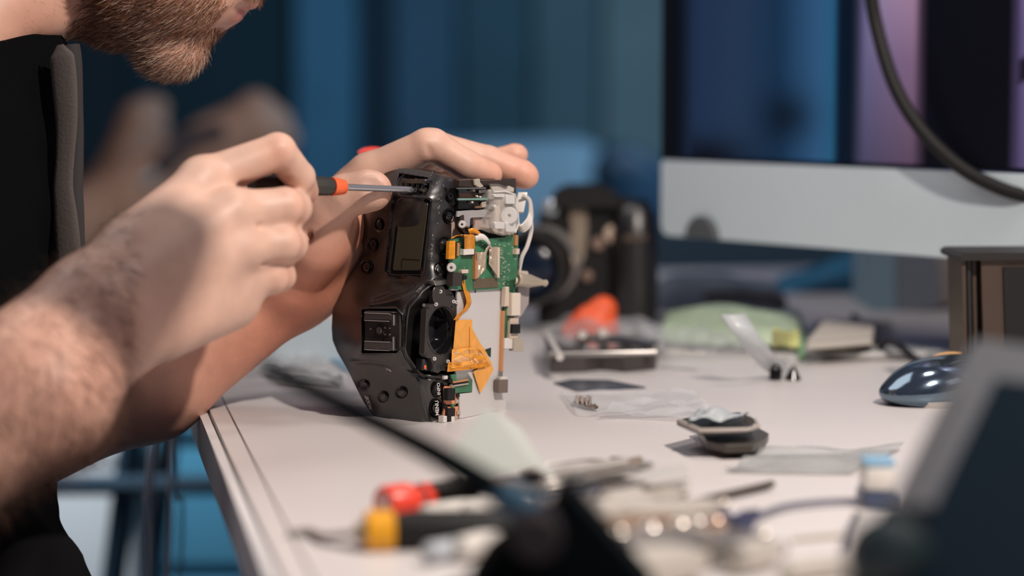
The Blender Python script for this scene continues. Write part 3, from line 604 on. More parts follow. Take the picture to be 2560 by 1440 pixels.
# clear gear housing
gh = mk('gear_housing', R2([(1234,480),(1262,478),(1288,486),(1291,500),(1289,515),(1295,530),(1297,560),(1288,582),(1262,588),(1236,578),(1228,570),(1234,540)], .004, -.006), CLEAR, ds, label='transparent plastic gear housing')
mk('housing_core', R2([(1240,500),(1264,499),(1262,560),(1238,560)], .000, -.005), mat('core_tan', (.55, .44, .34), .4), gh, smooth=False)
mk('housing_core', R2([(1232,572),(1262,568),(1290,572),(1286,586),(1258,590),(1236,584)], -.003, -.006), CREAM, gh, smooth=False)
mk('gear_cap', lathe(REAR(1273., 539., .003), REAR(1273., 539., .0062), [(0, .0056), (.8, .0056), (1, .005), (1, .0012), (.7, .0008)], 26), mat('frosted', (.75, .73, .70), .2, alpha=.7), gh)
for (x0, y0, x1, y1) in ((1236,485,1262,493),(1266,487,1288,510),(1238,555,1262,572),(1266,556,1290,580),(1236,512,1242,520)):
    mk('housing_rib', R2(rrect(x0, y0, x1, y1, 2, 2), .0062, .004), mat('frosted', 0), gh)
mk('housing_rim', tube(REAR(np.array([1234., 1262, 1288, 1291, 1289, 1295, 1297, 1288]), np.array([480., 478, 486, 500, 515, 530, 560, 582]), .0043), .0006, 6), mat('frosted', 0), gh)
# white plug and leads
pl1 = REAR(1307., 482., -.002); pl2 = REAR(1297., 532., -.002)
pg = mk('white_plug', box((pl1+pl2)/2, (pl2-pl1)/2, np.array([.0031, 0, 0]), np.cross(pl2-pl1, [1, 0, 0])/np.linalg.norm(np.cross(pl2-pl1, [1, 0, 0]))*.0028, .0006), WHITEP, ds, label='white plastic plug')
WW = mat('white_wire', (.60, .56, .52), .4)
for i in range(4):
    o_ = i*2.2
    c_ = REAR(np.array([1314-o_, 1326-o_*.6, 1330-o_, 1324-o_*1.3, 1308-o_, 1296.])*1.0, np.array([488., 502, 540-o_, 565-o_*2, 578-o_*2, 572-o_*2]), np.array([0, 0, 0, .001, .001, -.002])+i*.0009)
    mk('wire', tube(spline(c_, 30), .00085, 7), WW, ds)
for i in range(2):
    c_ = REAR(np.array([1328, 1330-i*3, 1320-i*4, 1306-i*4, 1297.]), np.array([545., 575, 615, 645, 690]), np.array([0, 0, 0, -.002, -.003])-i*.001)
    mk('wire', tube(spline(c_, 26), .00085, 7), WW, ds)
# the near end rests on a small foot below the cover; outer shell of the lens side, hidden from here
mk('front_shell', box(FACE(1005., 720., -.034), Uf*.020, (0, 0, .052), Wn*.012, .006), BLK, ds)
# ================================================================ implicit surfaces
def build_field(groups, h, pad=.006):
    """groups: list of (prims, k_inner, k_join); prims: ('c', a, b, ra, rb) tapered capsule, ('e', centre, axes 3x3 rows, radii), ('s', ...) capsule cut away.
    Returns vertices and quads of the blended skin."""
    lo = np.full(3, 1e9); hi = -lo
    for pr, _, _ in groups:
        for p in pr:
            if p[0] in 'c': q = [np.array(p[1])-p[3], np.array(p[1])+p[3], np.array(p[2])-p[4], np.array(p[2])+p[4]]
            elif p[0] == 'e': q = [np.array(p[1])-max(p[3]), np.array(p[1])+max(p[3])]
            else: continue
            lo = np.minimum(lo, np.min(q, 0)); hi = np.maximum(hi, np.max(q, 0))
    lo -= .03; hi += .03; n = np.ceil((hi-lo)/h).astype(int)+1
    A = np.full(n, .03, np.float32)
    ax = [lo[i]+h*np.arange(n[i]) for i in range(3)]
    def sub(a, b):
        i0 = np.clip(((a-lo)/h).astype(int), 0, n-1); i1 = np.clip(((b-lo)/h).astype(int)+2, 1, n); return tuple(slice(int(i0[i]), int(i1[i])) for i in range(3))
    def val(p, sl):
        X, Y, Z = np.meshgrid(*[ax[i][sl[i]] for i in range(3)], indexing='ij', sparse=True)
        if p[0] in 'cs':
            a, b = np.array(p[1], float), np.array(p[2], float); ab = b-a; L = ab@ab+1e-12
            t = np.clip(((X-a[0])*ab[0]+(Y-a[1])*ab[1]+(Z-a[2])*ab[2])/L, 0, 1)
            return (np.sqrt((X-a[0]-t*ab[0])**2+(Y-a[1]-t*ab[1])**2+(Z-a[2]-t*ab[2])**2)-(p[3]+(p[4]-p[3])*t)).astype(np.float32)
        c = np.array(p[1]); R = np.array(p[2]); r = p[3]; q = [((X-c[0])*R[i][0]+(Y-c[1])*R[i][1]+(Z-c[2])*R[i][2]) for i in range(3)]
        k0 = np.sqrt(sum((q[i]/r[i])**2 for i in range(3))); k1 = np.sqrt(sum((q[i]/r[i]**2)**2 for i in range(3)))+1e-9
        return (k0*(k0-1)/k1).astype(np.float32)
    def smin(a, b, k):
        if k <= 0: return np.minimum(a, b)
        hh = np.maximum(k-np.abs(a-b), 0)/k; return np.minimum(a, b)-hh*hh*k*.25
    def bounds(p, ex):
        if p[0] == 'e': return np.array(p[1])-max(p[3])-ex, np.array(p[1])+max(p[3])+ex
        a, b = np.array(p[1]), np.array(p[2]); m = max(p[3], p[4]); return np.minimum(a, b)-m-ex, np.maximum(a, b)+m+ex
    for pr, ki, kj in groups:
        adds = [p for p in pr if p[0] != 's']; cuts = [p for p in pr if p[0] == 's']
        if adds:
            bl = np.array([bounds(p, kj+ki+pad) for p in adds]); sl = sub(bl[:, 0].min(0), bl[:, 1].max(0)); B = np.full(A[sl].shape, .03, np.float32); o = np.array([s.start for s in sl])
            for p in adds:
                s2 = sub(*bounds(p, ki+kj+pad)); v = val(p, s2); loc = tuple(slice(s.start-oo, s.stop-oo) for s, oo in zip(s2, o)); B[loc] = smin(B[loc], v, ki)
            A[sl] = smin(A[sl], B, kj)
        for p in cuts:
            s2 = sub(*bounds(p, kj+pad)); v = val(p, s2); A[s2] = -smin(-A[s2], v, kj)
    return nets(A, lo, h)
def nets(A, lo, h):
    s = A < 0; n = np.array(A.shape)
    c = [s[i:n[0]-1+i, j:n[1]-1+j, k:n[2]-1+k] for i in (0, 1) for j in (0, 1) for k in (0, 1)]
    al = c[0].copy(); an = c[0].copy()
    for q in c[1:]: al &= q; an |= q
    act = an & ~al; idx = np.argwhere(act); vid = np.full(act.shape, -1, np.int64); vid[act] = np.arange(len(idx))
    pos = np.zeros((len(idx), 3)); cnt = np.zeros(len(idx)); cor = [(i, j, k) for i in (0, 1) for j in (0, 1) for k in (0, 1)]
    for a in cor:
        for d in range(3):
            if a[d]: continue
            b = list(a); b[d] = 1; va = A[idx[:, 0]+a[0], idx[:, 1]+a[1], idx[:, 2]+a[2]]; vb = A[idx[:, 0]+b[0], idx[:, 1]+b[1], idx[:, 2]+b[2]]
            m = (va < 0) != (vb < 0); t = np.where(m, va/np.where(m, va-vb, 1), 0); p = np.array(a)+t[:, None]*(np.array(b)-np.array(a)); pos[m] += p[m]; cnt[m] += 1
    V = lo+h*(idx+pos/cnt[:, None]); Q = []
    for d in range(3):
        e1, e2 = [(1, 2), (2, 0), (0, 1)][d]
        sl0 = [slice(None)]*3; sl1 = [slice(None)]*3; sl0[d] = slice(0, -1); sl1[d] = slice(1, None)
        E = s[tuple(sl0)] != s[tuple(sl1)]; pts = np.argwhere(E)
        pts = pts[(pts[:, e1] > 0) & (pts[:, e2] > 0) & (pts[:, e1] < n[e1]-1) & (pts[:, e2] < n[e2]-1)]
        u = np.zeros(3, int); u[e1] = 1; v = np.zeros(3, int); v[e2] = 1
        q = np.stack([vid[tuple((pts-u-v).T)], vid[tuple((pts-v).T)], vid[tuple(pts.T)], vid[tuple((pts-u).T)]], 1)
        inside = s[tuple(pts.T)]; q[~inside] = q[~inside][:, ::-1]; Q.append(q)
    return V, np.concatenate(Q)
def relax(V, Q, it=2, lam=.5):
    e = np.concatenate([Q[:, [0, 1]], Q[:, [1, 2]], Q[:, [2, 3]], Q[:, [3, 0]]]); e = np.concatenate([e, e[:, ::-1]]); d = np.bincount(e[:, 0], minlength=len(V))[:, None]
    for i in range(it):
        for l in (lam, -lam*1.04):
            S = np.stack([np.bincount(e[:, 0], weights=V[e[:, 1], k], minlength=len(V)) for k in range(3)], 1); V = V+l*(S/np.maximum(d, 1)-V)
    return V
def vnormals(V, Q):
    n = np.cross(V[Q[:, 2]]-V[Q[:, 0]], V[Q[:, 3]]-V[Q[:, 1]]); N = np.zeros_like(V)
    for k in range(4):
        for j in range(3): N[:, j] += np.bincount(Q[:, k], weights=n[:, j], minlength=len(V))
    return N/(np.linalg.norm(N, axis=1)[:, None]+1e-12)
def proj(V):
    d = np.asarray(V)-CAM; z = d[..., 1]*CP-d[..., 2]*SP; return 1280+F*d[..., 0]/z, 720-F*(d[..., 1]*SP+d[..., 2]*CP)/z, z
def chain(pts, rs):
    return [('c', pts[i], pts[i+1], rs[i], rs[i+1]) for i in range(len(pts)-1)]
def mkskin(name, V, Q, m, parent, tint=None, **kw):
    me = mesh(name, V-ORG[parent], Q); me.polygons.foreach_set('use_smooth', np.ones(len(me.polygons), bool)); me.materials.append(m)
    if tint is not None:
        at = me.color_attributes.new('tint', 'FLOAT_COLOR', 'POINT'); at.data.foreach_set('color', np.c_[tint, np.ones(len(tint))].astype(np.float32).ravel())
    o = bpy.data.objects.new(name, me); COL.objects.link(o); o.parent = parent; ORG[o] = ORG[parent]; tagp(o, **kw); return o
c_ = 'c'
# ---------------- right hand and forearm (nearer)
rW = P(232, 780, 1.225); rE = P(-560, 1455, 1.13); rS = P(-520, 260, 1.30)
MI, MM, MR, ML = P(508, 452, 1.30), P(585, 530, 1.287), P(605, 618, 1.287), P(595, 700, 1.298)
wa, wb2 = P(225, 738, 1.235), P(290, 850, 1.225)
fa1, fa2 = P(75, 930, 1.20), P(120, 1010, 1.19)
palm_r = [(c_, wa, MI, .0205, .0135), (c_, P(235, 760, 1.225), MM, .0200, .0135), (c_, P(260, 800, 1.225), MR, .0200, .0135), (c_, wb2, ML, .0190, .0130),
          (c_, P(330, 800, 1.245), P(560, 735, 1.305), .0190, .0170), (c_, P(330, 640, 1.26), P(530, 500, 1.325), .018, .013), (c_, P(400, 690, 1.275), P(560, 620, 1.315), .02, .018),
          (c_, P(395, 820, 1.25), P(570, 755, 1.30), .0165, .0150)]
arm_r = [(c_, wa, fa1, .0195, .0265), (c_, wb2, fa2, .0195, .0285), (c_, fa1, rE, .0275, .038), (c_, fa2, rE, .0285, .038), (c_, rE, rS, .042, .05), (c_, P(190, 820, 1.22), P(60, 975, 1.19), .026, .032)]
idx_r = chain([MI, P(694, 378, 1.312), P(748, 442, 1.335), P(764, 478, 1.352)], [.0128, .0106, .0092, .0078])
mid_r = chain([MM, P(712, 516, 1.300), P(735, 520, 1.312), P(738, 523, 1.338), P(706, 516, 1.352)], [.0122, .0108, .0102, .0094, .008])
rin_r = chain([MR, P(705, 609, 1.297), P(726, 611, 1.310), P(722, 612, 1.334), P(690, 606, 1.350)], [.0122, .0107, .0100, .0092, .0075])
lit_r = chain([ML, P(680, 693, 1.303), P(700, 690, 1.314), P(692, 686, 1.335), P(660, 680, 1.345)], [.0118, .0096, .0090, .0082, .0065])
thb_r = chain([P(400, 600, 1.285), P(560, 530, 1.335), P(668, 497, 1.352), P(757, 482, 1.362)], [.018, .0125, .0112, .0085])
knk = [('e', MI+[0, -.006, .002], np.eye(3), (.010, .008, .009)), ('e', MM+[0, -.007, .001], np.eye(3), (.010, .008, .009)), ('e', MR+[0, -.007, 0], np.eye(3), (.009, .008, .008)), ('e', ML+[0, -.006, 0], np.eye(3), (.009, .007, .008))]
tend = [(c_, P(330, 690, 1.238), MM+[0, -.0095, .002], .004, .0045), (c_, P(320, 640, 1.243), MI+[0, -.009, .003], .004, .0045), (c_, P(350, 730, 1.238), MR+[0, -.0095, 0], .004, .0045)]
g_r = [(arm_r, .022, 0), (palm_r, .014, .012), (thb_r, .003, .006), (lit_r, .002, .006), (rin_r, .002, .0055), (mid_r, .002, .0055), (idx_r, .002, .0055), (knk, .004, .008), (tend, .003, .010),
       ([('s', P(622, 566, 1.280), P(752, 562, 1.291), .0007, .0017), ('s', P(630, 657, 1.283), P(722, 656, 1.295), .0006, .0011), ('s', P(598, 462, 1.300), P(712, 452, 1.318), .0022, .0026)], 0, .003)]
Vr, Qr = build_field(g_r, .00135); Vr = relax(Vr, Qr, 3)
# ---------------- left hand and forearm (beyond)
lW = P(655, 742, 1.475); lE = P(-120, 1150, 1.43); lS = P(-500, 330, 1.66)
LI, LM, LR, LL = P(925, 436, 1.458), P(935, 440, 1.482), P(940, 455, 1.503), P(935, 480, 1.522)
palm_l = [(c_, P(690, 690, 1.465), LI, .019, .0135), (c_, P(700, 720, 1.475), LM, .020, .0135), (c_, P(720, 740, 1.485), LR, .019, .0130), (c_, P(740, 745, 1.495), LL, .018, .0125),
          (c_, P(720, 700, 1.455), P(800, 590, 1.435), .021, .019), (c_, P(770, 705, 1.475), P(880, 590, 1.475), .020, .017), (c_, P(810, 600, 1.45), P(905, 480, 1.47), .017, .014), (c_, P(790, 720, 1.485), P(880, 650, 1.495), .015, .014)]
arm_l = [(c_, P(670, 715, 1.468), P(330, 925, 1.45), .0225, .033), (c_, P(715, 752, 1.482), P(390, 975, 1.47), .0200, .030), (c_, P(360, 945, 1.46), lE, .0345, .042), (c_, lE, lS, .044, .05)]
thb_l = chain([P(780, 610, 1.432), P(822, 524, 1.420), P(862, 490, 1.412), P(918, 477, 1.4085), P(934, 477, 1.4085)], [.0190, .0155, .0126, .0122, .0112])
idx_l = chain([LI, P(1066, 364, 1.447), P(1084, 364, 1.448), P(1165, 412, 1.452), P(1224, 436, 1.458)], [.0132, .0108, .0106, .0096, .0082])
mid_l = chain([LM, P(1100, 372, 1.480), P(1220, 402, 1.484), P(1306, 436, 1.484), P(1316, 441, 1.484)], [.0130, .0105, .0098, .0092, .0082])
rin_l = chain([LR, P(1110, 385, 1.507), P(1215, 408, 1.520), P(1288, 388, 1.520), P(1294, 387, 1.520)], [.0125, .010, .0088, .0076, .0068])
lit_l = chain([LL, P(1050, 430, 1.525), P(1120, 440, 1.530), P(1170, 455, 1.528)], [.0115, .009, .008, .0068])
g_l = [(arm_l, .022, 0), (palm_l, .016, .010), (lit_l, .002, .005), (rin_l, .002, .005), (mid_l, .002, .004), (idx_l, .0025, .005), (thb_l, .006, .011), ([('e', P(930, 462, 1.3972), np.eye(3), (.0085, .0014, .0068))], 0, .0006),
       ([('s', P(1072, 372, 1.4365), P(1088, 430, 1.438), .0003, .0016), ('s', P(785, 645, 1.4300), P(880, 560, 1.452), .0011, .0011), ('s', P(770, 668, 1.4365), P(872, 610, 1.452), .0011, .0011), ('s', P(775, 585, 1.412), P(868, 535, 1.420), .0012, .0010),
         ('s', P(768, 600, 1.412), P(850, 560, 1.425), .0005, .0005), ('s', P(760, 690, 1.44), P(850, 650, 1.465), .0006, .0006)], 0, .004)]
Vl, Ql = build_field(g_l, .00135); Vl = relax(Vl, Ql, 3)
# ---------------- head and neck
HO = P(462, 143, 1.455); hu = np.array([.66, -.04, .75]); hu /= np.linalg.norm(hu); hf = np.array([.75, -.05, -.66]); hf -= hu*(hf@hu); hf /= np.linalg.norm(hf); hs = np.cross(hf, hu)   # up, forward, side
if hs[1] > 0: hs = -hs
HR = np.stack([hf, hu, hs])
def Hd(f, u, s): return HO+np.array([f, u, s])@HR
head = [('e', Hd(-.085, .125, 0), HR, (.098, .088, .076)), ('e', Hd(-.05, .075, 0), HR, (.060, .085, .064)), (c_, Hd(-.012, .000, -.014), Hd(-.080, .018, -.052), .0165, .014), (c_, Hd(-.012, .000, .014), Hd(-.080, .018, .052), .0165, .014),
        (c_, Hd(-.010, .000, -.006), Hd(-.010, .000, .006), .0165, .0165), (c_, Hd(-.020, .040, -.02), Hd(-.020, .040, .02), .026, .026), (c_, Hd(-.080, .020, .052), Hd(-.085, .09, .058), .014, .016), (c_, Hd(-.080, .020, -.052), Hd(-.085, .09, -.058), .014, .016),
        (c_, Hd(-.030, .03, .035), Hd(-.035, .085, .045), .020, .018), (c_, Hd(-.030, .03, -.035), Hd(-.035, .085, -.045), .020, .018)]
face = [(c_, Hd(-.012, .058, -.016), Hd(-.012, .058, .016), .017, .017), (c_, Hd(-.010, .125, 0), Hd(.014, .088, 0), .008, .0115), (c_, Hd(.004, .080, -.012), Hd(.004, .080, .012), .0075, .0075), (c_, Hd(-.012, .135, -.035), Hd(-.012, .135, .035), .013, .013),
        (c_, Hd(-.02, .100, -.045), Hd(-.02, .100, -.03), .012, .012), (c_, Hd(-.02, .100, .045), Hd(-.02, .100, .03), .012, .012), ('e', Hd(-.03, .16, 0), HR, (.03, .03, .05))]
lips = [(c_, Hd(.0010, .0405, -.012), Hd(.0010, .0405, .012), .0055, .0055), (c_, Hd(.0035, .0415, -.004), Hd(.0035, .0415, .004), .0070, .0070), (c_, Hd(.004, .0540, -.012), Hd(.004, .0540, .012), .0048, .0048), (c_, Hd(.0080, .0545, -.003), Hd(.0080, .0545, .003), .0052, .0052)]
ear = [(c_, Hd(-.098, .075, .070), Hd(-.10, .105, .078), .006, .007), (c_, Hd(-.10, .105, .078), Hd(-.115, .118, .082), .006, .006), (c_, Hd(-.098, .075, -.070), Hd(-.10, .105, -.078), .006, .007)]
neck = [(c_, P(300, 5, 1.455), P(200, -90, 1.455), .030, .040), (c_, P(105, -120, 1.45), P(-260, 60, 1.46), .050, .062), (c_, P(140, -30, 1.452), P(20, 0, 1.452), .026, .032), (c_, P(92, 20, 1.425), P(10, 10, 1.42), .020, .027), (c_, P(60, -40, 1.42), P(-80, 80, 1.40), .020, .030), (c_, Hd(-.09, .05, 0), P(-100, -120, 1.46), .055, .06)]
g_h = [(head, .016, 0), (neck, .014, .008), (face, .006, .012), (lips, .003, .005), (ear, .004, .005), ([('s', Hd(.0095, .0480, -.022), Hd(.0095, .0480, .022), .0006, .0006), ('s', Hd(.0085, .0290, -.012), Hd(.0085, .0290, .012), .0028, .0028), ('s', Hd(-.006, .116, .03), Hd(-.006, .116, .036), .006, .006)], 0, .006)]
Vh, Qh = build_field(g_h, .0018); Vh = relax(Vh, Qh, 2)
# ---------------- trunk under the shirt
g_t = [([(c_, P(-330, 250, 1.46), P(-440, 900, 1.42), .09, .09), (c_, P(-440, 900, 1.42), P(-420, 1640, 1.42), .09, .09), (c_, rS, lS, .06, .06)], .05, 0)]
Vt, Qt = build_field(g_t, .008)
person = thing('person', 'bearded person in a black shirt leaning over the open camera, turning a screwdriver', 'person', P(-330, 1700, 1.40)*[1, 1, 0]+[0, 0, 0.0])
Vb = np.concatenate([Vr, Vl, Vh, Vt]); Qb = np.concatenate([Qr, Ql+len(Vr), Qh+len(Vr)+len(Vl), Qt+len(Vr)+len(Vl)+len(Vh)])
# complexion: warmer at joints, fingertips, palm and lips; paler elsewhere
base = np.array([.67, .435, .335]); red = np.array([.66, .25, .155]); T = np.tile(base, (len(Vb), 1))
def blush(p, r, a, col=red):
    global T
    m = a*np.exp(-(np.linalg.norm(Vb-p, axis=1)/r)**2)[:, None]; T = T*(1-m)+np.array(col)*m
for p, r, a in ((P(764, 478, 1.352), .014, .5), (P(694, 378, 1.30), .010, .35), (P(735, 518, 1.30), .010, .35), (P(726, 610, 1.30), .010, .35), (P(700, 690, 1.305), .010, .35),
                (P(1310, 440, 1.484), .022, .55), (P(1290, 388, 1.52), .016, .45), (P(1224, 440, 1.458), .018, .5), (P(955, 476, 1.41), .014, .3), (P(1085, 400, 1.45), .016, .3),
                (P(830, 640, 1.45), .035, .75), (P(800, 700, 1.45), .04, .8), (P(860, 560, 1.45), .02, .5), (P(700, 800, 1.46), .05, .6), (P(540, 900, 1.46), .08, .5), (P(130, 1000, 1.17), .09, .35),
                (Hd(0, .02, 0), .05, .35), (Hd(-.05, .03, .05), .05, .35), (P(80, 60, 1.40), .04, .35)): blush(p, r, a)
for s in (-.008, 0, .008):
    blush(Hd(.008, .0415, s), .0075, .6, (.60, .20, .17)); blush(Hd(.011, .0530, s), .006, .5, (.55, .18, .15))
# thumb nail tint
nc = P(930, 462, 1.3965); m = np.linalg.norm((Vb-nc)*[1.0, .6, 1.0], axis=1) < .0085; T[m] = T[m]*.6+np.array([.70, .50, .42])*.4
body = mkskin('body', Vb, Qb, SKIN, person, T)
Nb = vnormals(Vb, Qb)
# ---------------- clothes
SH = mat('black_cloth', (.0025, .003, .0035), .95, spec=.08, bump=(700, .3))
def cloth(groups, h, wr, name, m, seed, **kw):
    V, Q = build_field(groups, h); V = relax(V, Q, 2); N = vnormals(V, Q); rs = np.random.default_rng(seed); d = np.zeros(len(V))
    for _ in range(14):
        k_ = rs.normal(size=3)*[26, 18, 11]; d += rs.uniform(.3, 1)*(1-np.abs(np.sin(V@k_+rs.uniform(0, 6)+1.5*np.sin(V@(rs.normal(size=3)*20)))))
    d = (d-d.mean())/d.std(); V = V+N*(d*wr)[:, None]; return mkskin(name, V, Q, m, person, **kw)
cloth([([(c_, P(-305, 170, 1.46), P(-345, 560, 1.43), .108, .120), (c_, P(-345, 560, 1.43), P(-425, 1000, 1.41), .120, .118), (c_, P(-425, 1000, 1.41), P(-330, 1800, 1.42), .124, .135), (c_, P(-120, 190, 1.46), P(-330, 230, 1.46), .050, .10),
         (c_, rS, lS, .075, .075), (c_, rS, P(-640, 700, 1.20), .068, .064), (c_, lS, P(-400, 760, 1.54), .068, .062), (c_, P(-40, 230, 1.42), P(-60, 480, 1.42), .040, .042)], .04, 0)], .0045, .0022, 'shirt', SH, 4)
cl = P(50, 108, 1.455)
th = np.linspace(0, 2*math.pi, 40); nd = P(-90, 60, 1.46)-P(130, -80, 1.45); nd /= np.linalg.norm(nd); u_, v_, _ = frame(nd); nc_ = P(-10, -40, 1.452)
mk('collar', tube(np.array([nc_+nd*.02+(.066*math.cos(a)*u_+.066*math.sin(a)*v_) for a in th]), .0045, 8, caps=False, flat=1.6), SH, person)
# grey fold of a strap hanging down the chest
ctr = []
for y, x in ((112, 150), (160, 157), (240, 163), (320, 166), (400, 162), (470, 158), (540, 164), (620, 170), (700, 174)): ctr.append(P(x, y, 1.385))
APG = mat('strap_grey', (.11, .092, .083), .8, bump=(500, .3))
cs = spline(ctr, 60); mk('apron_strap', tube(cs, (.0078+.0012*np.sin(np.linspace(0, 9, len(cs))))*np.clip(np.linspace(.3, 9, len(cs)), 0, 1), 12, flat=.22, updir=(1, -.4, 0)), APG, person, label='dark grey cloth strap down the chest')
mk('strap_fold', tube(cs+np.array([.0055, .004, 0]), .005+.0008*np.sin(np.linspace(1, 12, len(cs))), 10, flat=.6, updir=(1, .2, 0)), mat('strap_dark', (.03, .027, .027), .85), person)
cloth([([(c_, P(-400, 1560, 1.42), P(-165, 1600, 1.36), .12, .080), (c_, P(-165, 1600, 1.36), P(-130, 1740, 1.34), .080, .075), (c_, P(-130, 1740, 1.34), np.array([P(-90, 1700, 1.34)[0], 1.36, .06]), .078, .05),
         (c_, P(-400, 1560, 1.50), P(-150, 1600, 1.56), .12, .078), (c_, P(-150, 1600, 1.56), np.array([P(-90, 1700, 1.34)[0], 1.56, .06]), .078, .05), (c_, P(-200, 1180, 1.40), P(-150, 1480, 1.38), .07, .078)], .03, 0)], .006, .003, 'trousers', mat('trouser_black', (.006, .006, .007), .9, spec=.12), 9)
for y in (1.36, 1.56):
    xx = P(-90, 1700, 1.34)[0]; mk('shoe', build_field([([(c_, (xx-.03, y, .045), (xx+.13, y, .035), .045, .034), (c_, (xx-.02, y, .06), (xx, y, .09), .045, .045)], .02, 0)], .005), BLKM, person)
# ---------------- beard, moustache and head hair as strands
def strands(idx, dirf, length, rad, jit, seed, colf, lie=.35, seg=3):
    rs = np.random.default_rng(seed); V = []; Fq = []; Cc = []; n = 0
    p0 = Vb[idx]+rs.normal(size=(len(idx), 3))*.0006; nn = Nb[idx]
    d = dirf(p0, nn, rs); d /= np.linalg.norm(d, axis=1)[:, None]
    d = d-nn*(np.sum(d*nn, 1)[:, None])*.6; d = d+nn*(lie+rs.uniform(-.1, .25, (len(idx), 1))); d += rs.normal(size=d.shape)*jit; d /= np.linalg.norm(d, axis=1)[:, None]
    L = length(p0, rs)[:, None]; bend = d-nn*.55+rs.normal(size=d.shape)*.15; bend /= np.linalg.norm(bend, axis=1)[:, None]
    a = np.cross(d, rs.normal(size=d.shape)); a /= np.linalg.norm(a, axis=1)[:, None]; b = np.cross(d, a)
    rings = []
    for i in range(seg+1):
        t = i/seg; c = p0-nn*.0005+d*L*(t-t*t*.25)+bend*L*t*t*.25; r = rad*(1-.85*t)
        rings.append(np.stack([c+r*(a*math.cos(q)+b*math.sin(q)) for q in (0, 2.1, 4.2)], 1))
    R_ = np.stack(rings, 1); m_ = len(idx); V = R_.reshape(-1, 3); st = (seg+1)*3; base_ = np.arange(m_)[:, None, None]*st
    i_ = np.arange(seg)[None, :, None]*3; k_ = np.arange(3)[None, None]; k2 = (k_+1) % 3
    Q = np.stack([base_+i_+k_, base_+i_+k2, base_+i_+3+k2, base_+i_+3+k_], -1).reshape(-1, 4)
    return V, Q, np.repeat(colf(p0, rs), st, 0)
HAIRM = mat('hair', (.2, .1, .06), .42, spec=.45, attr='tint')
h0, h1 = len(Vr)+len(Vl), len(Vr)+len(Vl)+len(Vh); hi_ = np.arange(h0, h1); loc = (Vb[hi_]-HO)@HR.T; px, py, pz = proj(Vb[hi_])
f_, u__, s__ = loc.T
ulim = .050+np.clip((-f_-.02)/.06, 0, 1)*.055
bm_ = (u__ < ulim) & (px > 186-.45*(py-60)) & (np.abs(s__) < .085) & (f_ > -.115) & ~((f_ > -.014) & (u__ > .030) & (u__ < .060) & (np.abs(s__) < .030)) & (py < 210)
ms_ = (u__ > .059) & (u__ < .074) & (f_ > -.03) & (np.abs(s__) < .034)
sb_ = (u__ > .034) & (u__ < .062) & (f_ < -.010) & (f_ > -.05) & (np.abs(s__) > .018) & (u__ < .06)
rs = np.random.default_rng(11); cand = hi_[(bm_ | sb_) & (s__ > -.05)]; cand = rs.choice(cand, 15000)
def hc(p, rs):
    q = (p-HO)@HR.T; n = len(p); dark = np.array([.060, .028, .018]); mid = np.array([.42, .19, .09]); pale = np.array([.85, .66, .50])
    w = rs.uniform(0, 1, (n, 1)); chin = np.exp(-((q[:, 0]+.004)/.030)**2-((q[:, 1]+.010)/.025)**2)[:, None]
    c = dark*(1-w)+mid*w; g = ((rs.uniform(0, 1, (n, 1)) < (.14+.5*chin))*1.0); return c*(1-g)+pale*g*rs.uniform(.6, 1.1, (n, 1))+(1-g)*0
bd_dir = lambda p, nn, rs: (-hu*.75-hf*.55)[None]+(nn*[.1, .1, .1])+hf[None]*np.clip(((p-HO)@hu)[:, None]*4, 0, .2)
V, Q, C = strands(cand, bd_dir, lambda p, rs: rs.uniform(.005, .0105, len(p)), .00016, .22, 1, hc, lie=.36)
mkskin('beard', V, Q, HAIRM, person, C, kind='stuff', label='short brown beard paling to grey at the chin')
cand = rs.choice(hi_[ms_], 1800); V, Q, C = strands(cand, lambda p, nn, rs: (-hu*.9+hf*.1)[None]+nn*.1+hs[None]*np.sign(((p-HO)@hs)[:, None])*.5, lambda p, rs: rs.uniform(.005, .009, len(p)), .00012, .15, 2, hc)
mkskin('moustache', V, Q, HAIRM, person, C, kind='stuff')
hm = hi_[((u__ > .155) | (f_ < -.10)) & (u__ > .05)]; cand = rs.choice(hm, 5000); V, Q, C = strands(cand, lambda p, nn, rs: (-hf*.8-hu*.3)[None]+nn*.1, lambda p, rs: rs.uniform(.012, .03, len(p)), .00035, .15, 3, hc, lie=.25)
mkskin('hair', V, Q, HAIRM, person, C, kind='stuff')
# fine hairs on neck side and forearms
nk = hi_[(px > 0) & (px < 190) & (py < 125) & (Nb[hi_][:, 1] < 0)]
if len(nk):
    cand = rs.choice(nk, 500); V, Q, C = strands(cand, lambda p, nn, rs: np.array([[.6, 0, -.5]])+nn*.1, lambda p, rs: rs.uniform(.002, .004, len(p)), .00006, .3, 6, lambda p, rs: np.tile([.10, .05, .03], (len(p), 1)), lie=.15)
    mkskin('stubble', V, Q, HAIRM, person, C, kind='stuff')
pxr, pyr, _ = proj(Vr); ri = np.where((pxr < 330) & (pxr > -60) & (Nb[:len(Vr)][:, 1] < .3))[0]; cand = rs.choice(ri, 4200)
V, Q, C = strands(cand, lambda p, nn, rs: np.array([[.35, .1, -.75]])+nn*.1, lambda p, rs: rs.uniform(.008, .017, len(p)), .00011, .35, 7, lambda p, rs: np.tile([.12, .06, .035], (len(p), 1))*rs.uniform(.6, 1.8, (len(p), 1)), lie=.15)
mkskin('arm_hair', V, Q, HAIRM, person, C, kind='stuff')
